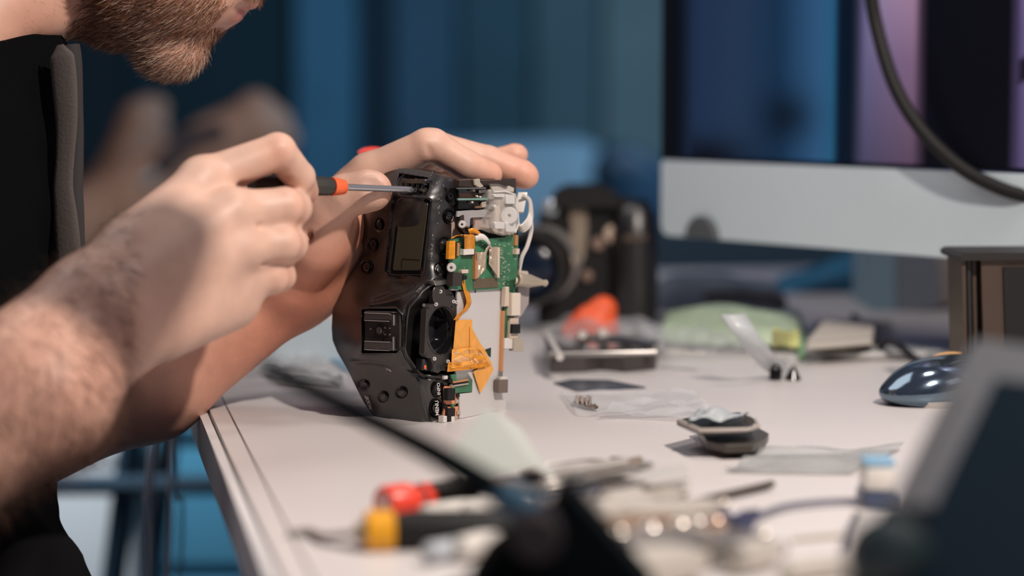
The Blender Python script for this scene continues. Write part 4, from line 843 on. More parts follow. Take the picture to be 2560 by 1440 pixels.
# ================================================================ screwdriver in the right hand
tip = FACE(1037., 475., -.0035); hnd = P(822, 466, 1.364); ax_ = (hnd-tip)/np.linalg.norm(hnd-tip)
sd = thing('screwdriver', 'small screwdriver with dark grip and orange collar, its tip on the camera', 'screwdriver', tip)
Ld = lambda d: tip+ax_*d
fx = lambda px_: float(np.interp(px_, [px0 for px0, _ in sorted([(proj(Ld(d))[0], d) for d in np.linspace(0, .12, 60)])], [d for _, d in sorted([(proj(Ld(d))[0], d) for d in np.linspace(0, .12, 60)])]))
dA, dB, dC = fx(863), fx(828), fx(780)
mk('shaft', lathe(Ld(0), Ld(dA+.004), [(0, .0007), (.03, .0012), (.06, .0022), (.10, .0020), (.9, .0020), (1, .0020)], 20), mat('shaft_steel', (.52, .53, .55), .32, .9), sd)
mk('collar', lathe(Ld(dA), Ld(dB), [(0, .0030), (.12, .0045), (.5, .0052), (1, .0056)], 24), ORANGE, sd, label='orange collar')
mk('handle', lathe(Ld(dB), Ld(dC+.045), [(0, .0050), (.04, .0056), (.15, .0058), (.45, .0052), (.55, .0048), (.8, .0055), (1, .0050)], 8), mat('grip_dark', (.035, .033, .028), .45), sd, angle=20)
# ================================================================ things on the bench
def rod_thing(name, label, cat, pA, pB, hA, hB, group=None):
    a, b = tab(*pA, hA), tab(*pB, hB); return thing(name, label, cat, tab(*pA), group), a, b
# --- second camera standing on the bench behind
c0 = tab(1500, 812); D0 = proj(c0)[2]; s = D0/F          # metres per image pixel there
c0 = c0*1.0
def B(x, y, dy=0.0): return P(x, y, (c0[1]+dy-CAM[1])*CP-(0)*SP) if False else Plane((0, c0[1]+dy, 0), (0, -1, 0))(float(x), float(y))
k2 = thing('camera', 'black camera with lens and grip standing on the bench behind the orange blower', 'camera', tab(1470, 812))
def bpl(dy): return Plane((0, c0[1]+dy, 0), (0, -1, 0))
p = bpl(0)
zb = TZ+.001
def xz(x, y, dy=0): q = B(x, y, dy); return q[0], q[2]
xL, _ = xz(1335, 600); xR, zt = xz(1628, 520); 
outl = [(1345,812),(1345,560),(1352,530),(1375,512),(1392,480),(1420,466),(1500,464),(1535,476),(1548,494),(1580,500),(1612,520),(1626,560),(1628,812)]
mk('body', prism(np.array([B(x, y, .0) for x, y in outl]), (0, .055, 0)), BLKM, k2, smooth=False)
mk('prism_cap', prism(np.array([B(x, y, -.012) for x, y in [(1384,520),(1386,488),(1412,470),(1500,466),(1536,482),(1545,520)]]), (0, .05, 0)), BLKM, k2, smooth=False)
gl = B(1590, 660, -.012); mk('grip', lathe(B(1588, 812, -.008)*[1, 1, 0]+[0, 0, zb], B(1588, 512, -.008), [(0, .019), (.1, .020), (.7, .020), (.93, .018), (1, .012)], 24), BLK, k2)
lc = B(1352, 658, 0.0); le = lc+np.array([-.012, -.075, -.0])
ln = mk('lens_barrel', lathe(lc, le, [(0, .029), (.2, .029), (.22, .031), (.6, .031), (.62, .030), (.9, .030), (.92, .032), (1, .032), (1, .027), (.94, .026)], 40, caps=False), BLK, k2)
mk('lens_glass', lathe(lc+(le-lc)*.84, lc+(le-lc)*.95, [(0, .0275), (.3, .025), (.7, .018), (.95, .008), (1, .002)], 32), mat('lens_blue', (.004, .012, .03), .2, coat=.2), ln, label='blue coated front lens')
mk('focus_ring', lathe(lc+(le-lc)*.35, lc+(le-lc)*.55, [(0, .0315), (.1, .0325), (.9, .0325), (1, .0315)], 40), BLKM, ln)
mk('mount_ring', lathe(lc+[0, .003, 0], lc-[0, .004, 0], [(0, .034), (1, .034)], 36), BRUSH, k2)
hl = [B(x, y, -.0012) for x, y in [(1420,505),(1462,500),(1470,560),(1462,640),(1440,690),(1425,640),(1428,560)]]
mk('side_highlight', prism(np.array(hl), (0, .003, 0)), mat('strip_highlight', (.36, .29, .22), .4, .2), k2, smooth=False, label='bronze toned strip painted as a highlight')  # pale bronze strip paints a highlight onto the body
for x, y, r, m_ in ((1533, 585, .008, 'a'), (1495, 610, .006, 'b'), (1428, 652, .0045, 'a'), (1468, 690, .005, 'b'), (1375, 520, .008, 'c')):  # pale and dim discs are glints painted in as base colour
    c = B(x, y, -.003); mk('button', lathe(c+[0, .005, 0], c-[0, .003, 0], [(0, r), (.8, r), (1, r*.7)], 18), {'a': mat('glint_pale', (.75, .58, .44), .4), 'b': mat('glint_dim', (.30, .20, .16), .4), 'c': mat('stud_silver', (.5, .55, .6), .25, .6)}[m_], k2)
mk('shutter_dial', lathe(B(1590, 512, .02), B(1590, 500, .02), [(0, .012), (.8, .012), (1, .010)], 24), BLKM, k2)
mk('grip_band', prism(np.array([B(x, y, -.0295) for x, y in [(1560,588),(1618,586),(1618,600),(1560,604)]]), (0, .003, 0)), mat('band_brown', (.10, .07, .05), .4), k2, smooth=False)
# --- orange rubber blower tip
ob = tab(1478, 852); dob = proj(ob)[2]; so = dob/F
bl = thing('air_blower', 'orange rubber air blower lying in front of the standing camera', 'blower', ob)
mk('bulb', build_field([([(c_, ob+np.array([.010, 0, .026]), ob+np.array([.006, 0, .014]), .0115, .018), (c_, ob+np.array([-.004, 0, .014]), ob+np.array([-.018, .002, .008]), .013, .007)], .012, 0)], .0015), mat('rubber_orange', (.90, .12, .03), .5), bl)
mk('nozzle', lathe(ob+np.array([-.018, .002, .008]), ob+np.array([-.034, .004, .005]), [(0, .005), (.5, .003), (1, .0022)], 14), BLKM, bl)
# --- black tray in a clear bag
tr = thing('black_camera_part', 'black shiny camera bottom part in a clear bag in front of the orange blower', 'camera part', tab(1500, 915))
a = tab(1490, 912); 
mk('tray', prism(np.array([tab(x, y, .012) for x, y in [(1362,856),(1376,892),(1462,890),(1500,886),(1560,890),(1640,884),(1646,850),(1600,828),(1470,836)]]), (0, 0, -.0115)), mat('tray_dark', (.10, .09, .085), .3, .6), tr, smooth=False)
mk('tray_well', prism(np.array([tab(x, y, .0125) for x, y in [(1400,870),(1500,876),(1620,872),(1590,850),(1480,848)]]), (0, 0, -.0008)), BLK2, tr, smooth=False)
mk('tray_lip', tube([tab(x, y, .017) for x, y in [(1364,842),(1378,886),(1500,884),(1640,880)]], .0022, 8), BRUSH, tr)
mk('tray_edge', tube([tab(x, y, .0175) for x, y in [(1366,838),(1400,893)]], .0028, 8), WHITEP, tr)
mk('tray_bar', tube([tab(x, y, .019) for x, y in [(1470,845),(1560,850),(1640,868)]], .003, 8), BRUSH, tr)
for x, y in ((1456, 838), (1506, 832), (1510, 838)): mk('stud', lathe(tab(x, y, .016), tab(x, y, .022), [(0, .004), (1, .003)], 12), WHITEP, tr)
bg = mk('clear_bag', thicken(crumple([tab(1340, 918), tab(1655, 918), tab(1680, 830), tab(1370, 826)], 26, 16, .016, 3, 2.5, lambda U, V: .012*np.sin(np.pi*U)*np.sin(np.pi*V)), .0003), FILM, tr, angle=180)
# --- green packet and clear pouch
gp = thing('green_packet', 'green foil packet lying near the far edge of the bench', 'packet', tab(1900, 870))
mk('packet_body', thicken(crumple([tab(1640, 872), tab(2005, 884), tab(2010, 822), tab(1660, 822)], 26, 14, .008, 8, 2, lambda U, V: .021*(np.sin(np.pi*np.clip(U, 0, 1))**.15)*np.sin(np.pi*V)**.5), .001), mat('packet_green', (.40, .50, .35), .4, var=(25, .25)), gp, angle=180)
mk('packet_panel', thicken(crumple([tab(1930, 876, .012), tab(1998, 880, .010), tab(1998, 842, .020), tab(1930, 840, .026)], 10, 8, .006, 9, 2), .001), mat('packet_yellow', (.60, .62, .25), .35), gp, angle=180)
mk('packet_seal', prism(np.array([tab(x, y, .006) for x, y in [(1998,884),(2010,885),(2014,826),(2002,826)]]), (0, 0, -.005)), mat('packet_seal', (.25, .5, .22), .4), gp, smooth=False)
cpch = thing('clear_pouch', 'clear plastic pouch in front of the green packet', 'pouch', tab(1720, 900))
mk('pouch_film', thicken(crumple([tab(1560, 905), tab(1905, 900), tab(1860, 850), tab(1600, 846)], 30, 16, .012, 13, 2.4, lambda U, V: .010*np.sin(np.pi*U)*np.sin(np.pi*V)), .0003), FILM, cpch, angle=180)
mk('foil_strip', box(tab(1716, 880, .014), (.012, -.008, 0), (.002, .003, 0), (0, 0, .0008)), WHITEP, cpch, smooth=False)
# --- clear strap with two black end caps
cs_ = thing('clear_tube', 'clear flexible tube lying across the green packet with two black tips', 'tube', tab(1960, 945))
mk('tube_body', ribbon(spline([tab(1832, 788, .050), tab(1862, 832, .038), tab(1902, 882, .022), tab(1938, 918, .008), tab(1958, 930, .003)], 30), np.array([1, .35, 0]), np.linspace(.022, .026, 35)[:35] if False else .018, .003), mat('tube_clear', (.66, .69, .72), .25, alpha=.62), cs_, angle=180)
for x in (1938, 1982):
    q = tab(x, 950, .0); mk('end_cap', lathe(q+[0, 0, .0005], q+[.0005, 0, .011], [(0, .0045), (.7, .0045), (1, .002)] if x < 1950 else [(0, .006), (.5, .0035), (1, .001)], 14), BLK2, cs_)
# --- pale box, books and papers near the far end
gb = tab(2270, 778); dg = proj(gb)[2]
gx_ = thing('pale_blue_box', 'pale blue and grey cardboard box standing at the far right below the monitor', 'box', gb)
def gq(x, y): return Plane((0, gb[1], 0), (0, -1, 0))(float(x), float(y))
mk('box_side', prism(np.array([gq(x, y) for x, y in [(2180,630),(2240,632),(2240,786),(2180,786)]]), (0, .12, 0)), mat('box_blue', (.25, .38, .46), .6), gx_, smooth=False)
mk('box_front', prism(np.array([gq(x, y)+[0, -.001, 0] for x, y in [(2241,634),(2345,644),(2345,770),(2241,782)]]), (0, .12, 0)), mat('box_grey', (.22, .25, .29), .6), gx_, smooth=False)
mk('box_front', prism(np.array([gq(x, y)+[0, .02, 0] for x, y in [(2346,640),(2500,650),(2500,766),(2346,768)]]), (0, .12, 0)), mat('box_beige', (.42, .38, .35), .6), gx_, smooth=False)
stk = [((2010, 872), (2190, 868), (2230, 800), (2040, 800), .004, .006, (.46, .42, .37), 'beige notebook at the bottom of the pile right of the green packet'),
       ((2040, 862), (2180, 852), (2200, 806), (2060, 808), .0105, .006, (.10, .085, .075), 'dark folder in the middle of the pile right of the green packet'),
       ((2020, 850), (2180, 838), (2190, 798), (2060, 800), .017, .007, (.50, .46, .40), 'beige notebook on top of the pile right of the green packet')]
for a, b, c, d, z, t, colr, lab in stk:
    th_ = thing('notebook', lab, 'notebook', tab(*a), 'pile of notebooks')
    q = [tab(*k_, z+t*.5) for k_ in (a, b, c, d)]
    mk('cover', prism(np.array(q), (0, 0, -t*.22)), mat('nb_%d' % int(z*10000), colr, .6), th_, smooth=False)
    mk('pages', prism(np.array([x*.985+np.mean(q, 0)*.015 for x in q])-[0, 0, t*.22], (0, 0, -t*.6)), mat('pages', (.6, .57, .52), .8), th_, smooth=False)
    mk('cover', prism(np.array(q)-[0, 0, t*.82], (0, 0, -t*.18)), mat('nb_%d' % int(z*10000), colr, .6), th_, smooth=False)
tb = thing('grey_tray', 'flat grey slab lying behind the black lead at the right', 'tray', tab(2200, 880))
mk('slab', prism(np.array([tab(x, y, .006) for x, y in [(2080,872),(2390,882),(2390,846),(2150,846)]]), (0, 0, -.006)), mat('slab_grey', (.26, .28, .29), .5), tb, smooth=False)
mk('slab_inset', prism(np.array([tab(x, y, .0068) for x, y in [(2130,868),(2360,876),(2360,852),(2180,850)]]), (0, 0, -.0015)), mat('slab_grey_b', (.34, .36, .37), .5), tb, smooth=False)
for i, (pts, r, colr, lab) in enumerate((([(2135, 790), (2160, 820), (2190, 858), (2200, 872)], .0030, (.015, .013, .012), 'short black lead running down behind the chrome mouse'), ([(2200, 872), (2215, 855), (2240, 860), (2280, 890), (2310, 912)], .0028, (.015, .014, .016), 'black lead curving into the chrome mouse'),
                    ([(2010, 884), (2120, 888), (2280, 886), (2400, 882), (2520, 878)], .0028, (.55, .55, .54), 'grey cable lying across the bench at the right'))):
    mk('cable', tube(spline([tab(x, y, .004+(.010 if i == 1 and 0 < j_ < 3 else 0)+(.012*(3-j_)/3 if i == 0 else 0)) for j_, (x, y) in enumerate(pts)], 30), r, 8), mat('cable_%d' % i, colr, .4), label=lab, category='cable')
# --- chrome mouse
mc = tab(2330, 1018); mo = thing('computer_mouse', 'glossy chrome blue computer mouse at the right of the bench', 'mouse', mc)
mk('shell', build_field([([('e', mc+np.array([.012, .022, .012]), np.array([[.93, .36, 0], [-.36, .93, 0], [0, 0, 1]]), (.040, .026, .019)), ('e', mc+np.array([.0, .018, .008]), np.array([[.93, .36, 0], [-.36, .93, 0], [0, 0, 1]]), (.034, .024, .012))], .006, 0)], .0015), mat('mouse_chrome', (.16, .22, .28), .12, .9), mo)
mk('top_panel', build_field([([('e', mc+np.array([.018, .026, .0225]), np.array([[.93, .36, 0], [-.36, .93, 0], [0, 0, 1]]), (.028, .015, .0095))], 0, 0)], .0015), mat('mouse_dark', (.02, .03, .04), .1), mo)
mk('stripe', build_field([([('e', mc+np.array([.018, .036, .0250]), np.array([[.93, .36, 0], [-.36, .93, 0], [0, 0, 1]]), (.018, .005, .0075))], 0, 0)], .0012), mat('mouse_orange', (.62, .36, .16), .3), mo)
mk('base', lathe(mc+np.array([.010, .020, .000]), mc+np.array([.010, .020, .004]), [(0, .028), (1, .030)], 28), WHITEP, mo)
for i, (x, y) in enumerate(((2218, 1010), (2243, 1006))):
    q = tab(x, y); mk('droplet_bead', lathe(q, q+[0, 0, .003], [(0, .003), (.6, .0028), (1, .001)], 12), CLEAR, label=['clear plastic bead left of the chrome mouse', 'clear plastic bead touching the front of the chrome mouse'][i], category='bead')
# --- brown black case at the right
cq = tab(2470, 1000); dq = proj(cq)[2]
lb = thing('leather_case', 'dark brown ribbed leather case standing at the right edge of the bench', 'case', cq)
def lq(x, y, dy=0): return Plane((0, cq[1]+dy, 0), (0, -1, 0))(float(x), float(y))
BR = mat('leather_brown', (.060, .038, .026), .42, bump=(200, .3)); BRD = mat('leather_dark', (.014, .011, .010), .45)
mk('case_body', prism(np.array([lq(x, y) for x, y in [(2452,650),(2640,650),(2640,1000),(2462,1000)]]), (0, .06, 0)), BR, lb, smooth=False)
for i, x in enumerate((2404, 2417, 2430, 2442)):
    mk('rib', prism(np.array([lq(x+a_, y_, .004*i) for a_, y_ in [(0, 642), (10, 640), (16, 998), (8, 998)]]), (0, .05, 0)), BRD if i % 2 else BR, lb, smooth=False)
mk('lid', prism(np.array([lq(x, y, -.004) for x, y in [(2398,640),(2410,633),(2660,632),(2660,650),(2400,652)]]), (0, .068, 0)), BRD, lb, smooth=False)
mk('dark_panel', prism(np.array([lq(x, y, -.002) for x, y in [(2508,668),(2640,668),(2640,1000),(2518,1000)]]), (0, .004, 0)), BLKM, lb, smooth=False)
# --- thin film squares, crumbs, clear sheet
fs = mk('black_film', prism(np.array([tab(x, y, .0012) for x, y in [(1384,956),(1440,975),(1614,967),(1520,949),(1430,948)]]), (0, 0, -.001)), mat('film_black', (.045, .06, .09), .2), smooth=False, label='thin black film lying flat on the bench', category='film')
cr = thing('crumpled_foil', 'tiny crumpled brown foil scrap beside the clear sheet', 'scrap', tab(1460, 1020))
mk('foil', thicken(crumple([tab(1438, 1018), tab(1475, 1028), tab(1480, 1008), tab(1440, 1004)], 12, 9, .007, 21, 4), .0004), mat('foil_brown', (.50, .42, .36), .35, .3), cr, angle=180)
mk('foil_tip', thicken(crumple([tab(1462, 1026), tab(1496, 1030), tab(1490, 1022), tab(1466, 1016)], 8, 6, .004, 22, 4), .0004), mat('foil_dark', (.2, .16, .13), .35, .3), cr, angle=180)
shp = thing('clear_sheet', 'wrinkled clear plastic sheet lying behind the small black part', 'sheet', tab(1600, 1030))
mk('film_sheet', thicken(crumple([tab(1440, 1042), tab(1800, 1062), tab(1740, 985), tab(1400, 990)], 36, 20, .0055, 31, 2.5), .0003), FILM, shp, angle=180)
mk('film_fold', thicken(crumple([tab(1490, 1052), tab(1780, 1040), tab(1760, 1010), tab(1560, 1012)], 30, 12, .007, 33, 2.2), .0003), FILM, shp, angle=180)
# --- small black part with foil bag
pb = thing('battery_door', 'small black plastic cover with a foil bag on top, right of the open camera', 'camera part', tab(1810, 1115))
mk('lower_cover', prism(np.array([tab(x, y, .0105) for x, y in [(1738,1050),(1766,1092),(1815,1104),(1882,1102),(1915,1086),(1922,1074),(1890,1058),(1800,1040)]])-[0, 0, .002], (0, 0, -.0045)), mat('cover_brown', (.055, .045, .038), .35), pb, smooth=False, label='dark brown lower cover')
mk('cover_foot', prism(np.array([tab(x, y, .0035) for x, y in [(1770,1102),(1812,1117),(1882,1115),(1900,1102),(1850,1085),(1790,1085)]]), (0, 0, -.0035)), BLK2, pb, smooth=False)
mk('upper_cover', prism(np.array([tab(x, y, .0165) for x, y in [(1692,1050),(1752,1076),(1800,1074),(1880,1070),(1886,1046),(1850,1030),(1760,1034)]]), (0, 0, -.0030)), BLK, pb, smooth=False)
mk('rolled_edge', tube([tab(x, y, .0165) for x, y in [(1700,1052),(1752,1076),(1800,1076),(1870,1074),(1896,1066),(1888,1050)]], .0012, 8), mat('edge_cream', (.45, .40, .36), .4), pb)
mk('foil_bag', thicken(crumple([tab(1722, 1064, .017), tab(1835, 1056, .018), tab(1872, 1048, .017), tab(1745, 1040, .018)], 26, 16, .004, 41, 1.1, lambda U, V: .005*np.sin(np.pi*U)*np.sin(np.pi*V)), .0005), mat('foil_grey', (.42, .46, .47), .4, .1, bump=(200, .3)), pb, angle=180, label='grey foil bag')
mk('clip', box(tab(1868, 1050, .0215), (.002, 0, 0), (0, .002, 0), (0, 0, .002), .0005), mat('cover_brown', 0), pb)
# --- left of the camera: cables, blue white parts, plastic
mk('cable', tube(spline([tab(560, 885, .006), tab(640, 878, .006), tab(720, 872, .006), tab(770, 862, .008), tab(800, 866, .006), tab(850, 872, .006), tab(950, 872, .006)], 40), .0042, 8), BLKM, label='black cable lying across the bench left of the camera', category='cable')
wp = thing('white_cable_tray', 'white curved plastic cover on the bench behind the black cable', 'cover', tab(740, 860))
mk('cover', thicken(crumple([tab(590, 866), tab(960, 866), tab(960, 842), tab(640, 842)], 24, 8, .003, 51, 1.5, lambda U, V: .014*np.sin(np.pi*V)), .001), WHITEP, wp, angle=180)
bb = thing('pale_blue_tray', 'pale blue plastic tray behind the hands at the left', 'tray', tab(800, 850))
q = np.array([tab(x, y, .032) for x, y in [(640,800),(1000,800),(1000,770),(700,770)]]); mk('tray', prism(q, (0, 0, -.032)), mat('tray_pale', (.50, .60, .66), .4), bb, smooth=False)
mk('tray_divider', prism(q*1.0+[0, 0, .006], (0, 0, -.006)), mat('tray_white', (.62, .62, .60), .4), bb, smooth=False)
mk('blue_card', prism(np.array([tab(x, y, .002) for x, y in [(800,880),(880,935),(905,920),(860,872)]]), (0, 0, -.0018)), mat('card_blue', (.20, .38, .52), .4), smooth=False, label='blue card on the bench just left of the open camera', category='card')
cw = thing('clear_wrapper', 'crumpled clear wrapper on the bench under the hands', 'wrapper', tab(680, 930))
mk('wrapper', thicken(crumple([tab(540, 950), tab(820, 940), tab(800, 890), tab(600, 888)], 30, 16, .010, 61, 2.6), .0003), FILM, cw, angle=180)
ws = thing('grey_wrapper', 'thin grey wrapper on the bench left of the camera foot', 'wrapper', tab(800, 1000))
mk('wrapper', thicken(crumple([tab(690, 962), tab(860, 975), tab(850, 950), tab(650, 930)], 24, 10, .008, 62, 2.4), .0003), mat('film_grey', (.5, .52, .53), .3, alpha=.5), ws, angle=180)
# red plier handle held behind the left hand
rp = thing('red_tool', 'red tool handle sticking out behind the left hand', 'tool', P(930, 392, 1.56))
mk('tool_handle', tube(spline([P(903, 392, 1.56), P(915, 385, 1.56), P(945, 384, 1.56), P(990, 400, 1.55), P(1020, 440, 1.53)], 16), [.004]+[.0045]*20 if False else .0045, 12), mat('red_rubber', (.75, .06, .04), .4), rp)
mk('tool_tip', tube([P(1020, 440, 1.53), P(1040, 480, 1.52)], .0025, 8), STEEL, rp)
# ================================================================ monitor
def vplane(a, b):      # upright plane through two bench positions
    d = (b-a); return Plane(a, np.array([d[1], -d[0], 0]) if (d[1]*0-d[0]) < 0 else np.array([-d[1], d[0], 0]))
mA = P(1652, 400, 1.95); mB = P(2560, 436, 1.62)
MP = vplane(mA*[1, 1, 1], mB)
mo2 = thing('desktop_monitor', 'large all in one desktop monitor with a white chin at the far right', 'monitor', np.array([(mA[0]+mB[0])/2, (mA[1]+mB[1])/2, TZ]))
uM = (mB-mA)*[1, 1, 0]; uM /= np.linalg.norm(uM); nM = MP.n
WHM = mat('monitor_white', (.64, .74, .78), .5)
zt_ = mA[2]; zb_ = float(MP(1660., 588.)[2]); x0 = mA
def MQ(s, z, o=0): return x0*[1, 1, 0]+uM*s+np.array([0, 0, z])+nM*o
Wm = .66; r = .010; pts = [MQ(0, zt_-.003), MQ(.003, zt_), MQ(Wm-.003, zt_), MQ(Wm, zt_-.003), MQ(Wm, zb_+r)]
pts += [MQ(Wm-r+r*math.cos(a), zb_+r-r*math.sin(a)) for a in np.linspace(.2, 1.57, 5)]+[MQ(r-r*math.sin(a), zb_+r-r*math.cos(a)) for a in np.linspace(0, 1.5, 5)]
mk('chin', prism(np.array(pts), -nM*.012), WHM, mo2, smooth=False, label='white metal chin')
mk('screen_frame', prism(np.array([MQ(0, zt_+.001), MQ(0, zt_+.36), MQ(Wm, zt_+.36), MQ(Wm, zt_+.001)]), -nM*.012), BLK2, mo2, smooth=False)
# displayed picture: soft vertical bands of blue and violet with dark bars
W_, Hh = 90, 60; G_ = np.zeros((W_, Hh, 3)); colm = np.zeros((W_, Hh, 3))
stops = [(0, (0, .001, .002)), (.028, (0, .001, .003)), (.06, (.013, .03, .075)), (.15, (.016, .038, .085)), (.22, (.006, .03, .075)), (.29, (.03, .10, .22)), (.315, (.02, .11, .22)), (.325, (.0, .006, .02)), (.352, (.0, .006, .015)), (.365, (.07, .065, .13)), (.41, (.10, .07, .13)), (.45, (.12, .07, .12)),
         (.468, (.001, .001, .004)), (.60, (.001, .001, .003)), (.615, (.11, .08, .19)), (.70, (.14, .10, .24)), (.80, (.12, .12, .25)), (1, (.05, .06, .12))]
sx = np.linspace(0, 1, W_); cc = np.stack([np.interp(sx, [a for a, _ in stops], [b[k_] for _, b in stops]) for k_ in range(3)], 1)
for i in range(W_):
    for j in range(Hh):
        G_[i, j] = MQ(.008+(Wm-.016)*sx[i], zt_+.004+.345*j/(Hh-1), .0006); v = j/(Hh-1); c = cc[i].copy()
        if .36 < sx[i] < .46: c = c*(1+v*4.0)+np.array([.35, .22, .2])*max(0, v-.22)*1.6*(sx[i] > .38)
        if sx[i] > .615: c = c*(1+1.2*v)+np.array([.3, .2, .2])*max(0, v-.3)*2
        if .05 < sx[i] < .32: c = c*(1-.75*math.exp(-((sx[i]-.235)/.05)**2-((v-.10)/.06)**2))*(1-.9*math.exp(-((sx[i]-.08)/.09)**2-((v-.0)/.05)**2))
        if sx[i] > .615 and abs(v-.20) < .022: c = c*.05
        colm[i, j] = c
g_, f4 = gridf(G_); so_ = mk('screen', (g_, f4), mat('screen_pic', (0, 0, 0), .35), mo2, label='glowing screen with blue and violet vertical bands')
at = so_.data.color_attributes.new('tint', 'FLOAT_COLOR', 'POINT'); at.data.foreach_set('color', np.c_[colm.reshape(-1, 3), np.ones(W_*Hh)].astype(np.float32).ravel())
sm = MATS['screen_pic']; nt = sm.node_tree; a_ = nt.nodes.new('ShaderNodeAttribute'); a_.attribute_name = 'tint'; bs = nt.nodes['Principled BSDF']; nt.links.new(a_.outputs['Color'], bs.inputs['Emission Color']); bs.inputs['Emission Strength'].default_value = .85
mk('stand_neck', prism(np.array([MQ(Wm*.86, zb_+.06, -.03), MQ(Wm*1.0, zb_+.06, -.03), MQ(Wm*1.0, TZ+.004, -.06), MQ(Wm*.86, TZ+.004, -.06)]), -nM*.006), BRUSH, mo2, smooth=False)
mk('stand_foot', prism(np.array([MQ(Wm*.84, TZ+.006, -.02), MQ(Wm*1.02, TZ+.006, -.02), MQ(Wm*1.02, TZ+.006, -.16), MQ(Wm*.84, TZ+.006, -.16)]), (0, 0, -.006)), BRUSH, mo2, smooth=False)
sc0 = (MP(1762., 590.)-x0)@uM
mk('edge_cover', prism(np.array([MQ(sc0+.019*math.cos(t_), zb_+.001+.019*math.sin(t_)*.95, .006) for t_ in np.linspace(0, math.pi, 14)]), -nM*.008), mat('speaker_grey', (.10, .11, .115), .5), mo2, smooth=False, label='grey half round cover on the lower edge')
# hanging black cable in front of the monitor
mk('cable', tube(spline([P(2150, -260, 1.72), P(2172, -60, 1.70), P(2190, 60, 1.70), P(2235, 210, 1.69), P(2300, 320, 1.68), P(2390, 410, 1.66), P(2480, 462, 1.64), P(2580, 492, 1.62), P(2760, 505, 1.6)], 60), .0052, 10), BLKM, label='thick black cable hanging in front of the monitor', category='cable')
# ---- soft things on the bench beyond
sb = tab(1760, 790); 
def sq(x, y, dy=0): return Plane((0, sb[1]+.06+dy, 0), (0, -1, 0))(float(x), float(y))
pk = thing('grey_bag', 'grey blue padded bag lying under the monitor at the far end', 'bag', sb)
mk('bag_body', build_field([([(c_, sq(1680, 745), sq(1900, 742), .017, .017), (c_, sq(1680, 770), sq(1930, 770), .015, .013), (c_, sq(1700, 724), sq(1800, 720), .011, .011)], .02, 0)], .003), mat('bag_grey', (.17, .21, .27), .6, bump=(60, .3)), pk)
mk('bag_strap', tube(spline([sq(1760, 742, -.02), sq(1850, 738, -.022), sq(1940, 748, -.02), sq(1960, 760, -.015)], 16), .004, 8), mat('strap_black', (.04, .03, .03), .6), pk)
mk('bag_zip', tube(spline([sq(1690, 700, -.008), sq(1800, 704, -.014), sq(1930, 716, -.014)], 12), .002, 6), BLUEG, pk)
bc = thing('blue_cloth', 'bright blue cloth bundle on the far end of the bench', 'cloth', tab(2060, 780))
def bq(x, y, dy=0): return Plane((0, sb[1]+.26+dy, 0), (0, -1, 0))(float(x), float(y))
mk('bundle', build_field([([(c_, bq(1990, 735), bq(2150, 690), .022, .020), (c_, bq(1960, 760), bq(2140, 750), .020, .018), (c_, bq(2110, 690), bq(2160, 660), .015, .012)], .02, 0)], .004), mat('cloth_blue', (.02, .17, .32), .7, bump=(40, .5)), bc)
mk('fold', tube(spline([bq(1980, 742, -.022), bq(2060, 715, -.024), bq(2150, 700, -.022)], 12), .004, 8), mat('cloth_dark', (.01, .06, .12), .7), bc)
cp2 = thing('chair', 'dark blue padded chair standing beyond the far end of the bench', 'chair', (P(1850, 600, 3.4)[0], 3.4, 0))
xx = P(1850, 600, 3.4)[0]; zz = float(P(1850, 600, 3.4)[2])
DB = mat('chair_blue', (.008, .035, .06), .7)
mk('backrest', zbox(xx, 3.4, .50, .62, .08, max(.2, zz-.5+.03), bev=.03), DB, cp2); mk('seat', zbox(xx, 3.15, .42, .56, .5, .08, bev=.03), DB, cp2)
for a_ in (-.24, .24):
    for b_ in (2.95, 3.35): mk('leg', tube([(xx+a_, b_, 0), (xx+a_*.9, b_, .43)], .014, 8), SM, cp2)
# pale blue sofa behind the hands
sf = thing('armchair', 'pale blue rounded armchair far behind, above the black standing camera', 'armchair', (P(1250, 420, 4.6)[0], 4.6, 0))
def fq(x, y, dy=0): return Plane((0, 4.6+dy, 0), (0, -1, 0))(float(x), float(y))
PBL = mat('armchair_blue', (.22, .33, .40), .7)
mk('backrest', build_field([([(c_, fq(1080, 480), fq(1420, 470), .09, .09), (c_, fq(1060, 620), fq(1430, 620), .12, .12), (c_, fq(1060, 800), fq(1430, 800), .12, .12)], .08, 0)], .016), PBL, sf)
mk('seat', build_field([([(c_, fq(1030, 860, -.3)*[1, 1, 0]+[0, 0, .34], fq(1480, 860, -.3)*[1, 1, 0]+[0, 0, .34], .14, .14), (c_, fq(1030, 860, -.3)*[1, 1, 0]+[0, 0, .16], fq(1480, 860, -.3)*[1, 1, 0]+[0, 0, .16], .13, .13)], .05, 0)], .02), PBL, sf)
for xx_ in (1000, 1500):
    mk('armrest', build_field([([(c_, fq(xx_, 640, .05), fq(xx_, 640, -.45), .07, .07)], .03, 0)], .014), PBL, sf)
    for dy in (.0, -.4):
        qq = fq(xx_, 700, dy); mk('leg', tube([(qq[0], qq[1], 0), (qq[0], qq[1], .3)], .02, 8), BLKM, sf)
cu_ = thing('dark_coat', 'dark coat draped over the right end of the pale blue armchair', 'coat', (fq(1600, 500)[0], 4.4, 0))
mk('coat_body', build_field([([(c_, fq(1590, 480, -.3), fq(1620, 760, -.3), .06, .12), (c_, fq(1540, 420, -.3), fq(1600, 500, -.3), .035, .06), (c_, (fq(1620, 800, -.3)[0], 4.3, .12), fq(1620, 760, -.3), .10, .12)], .06, 0)], .014), mat('coat_blue', (.01, .045, .085), .8), cu_)
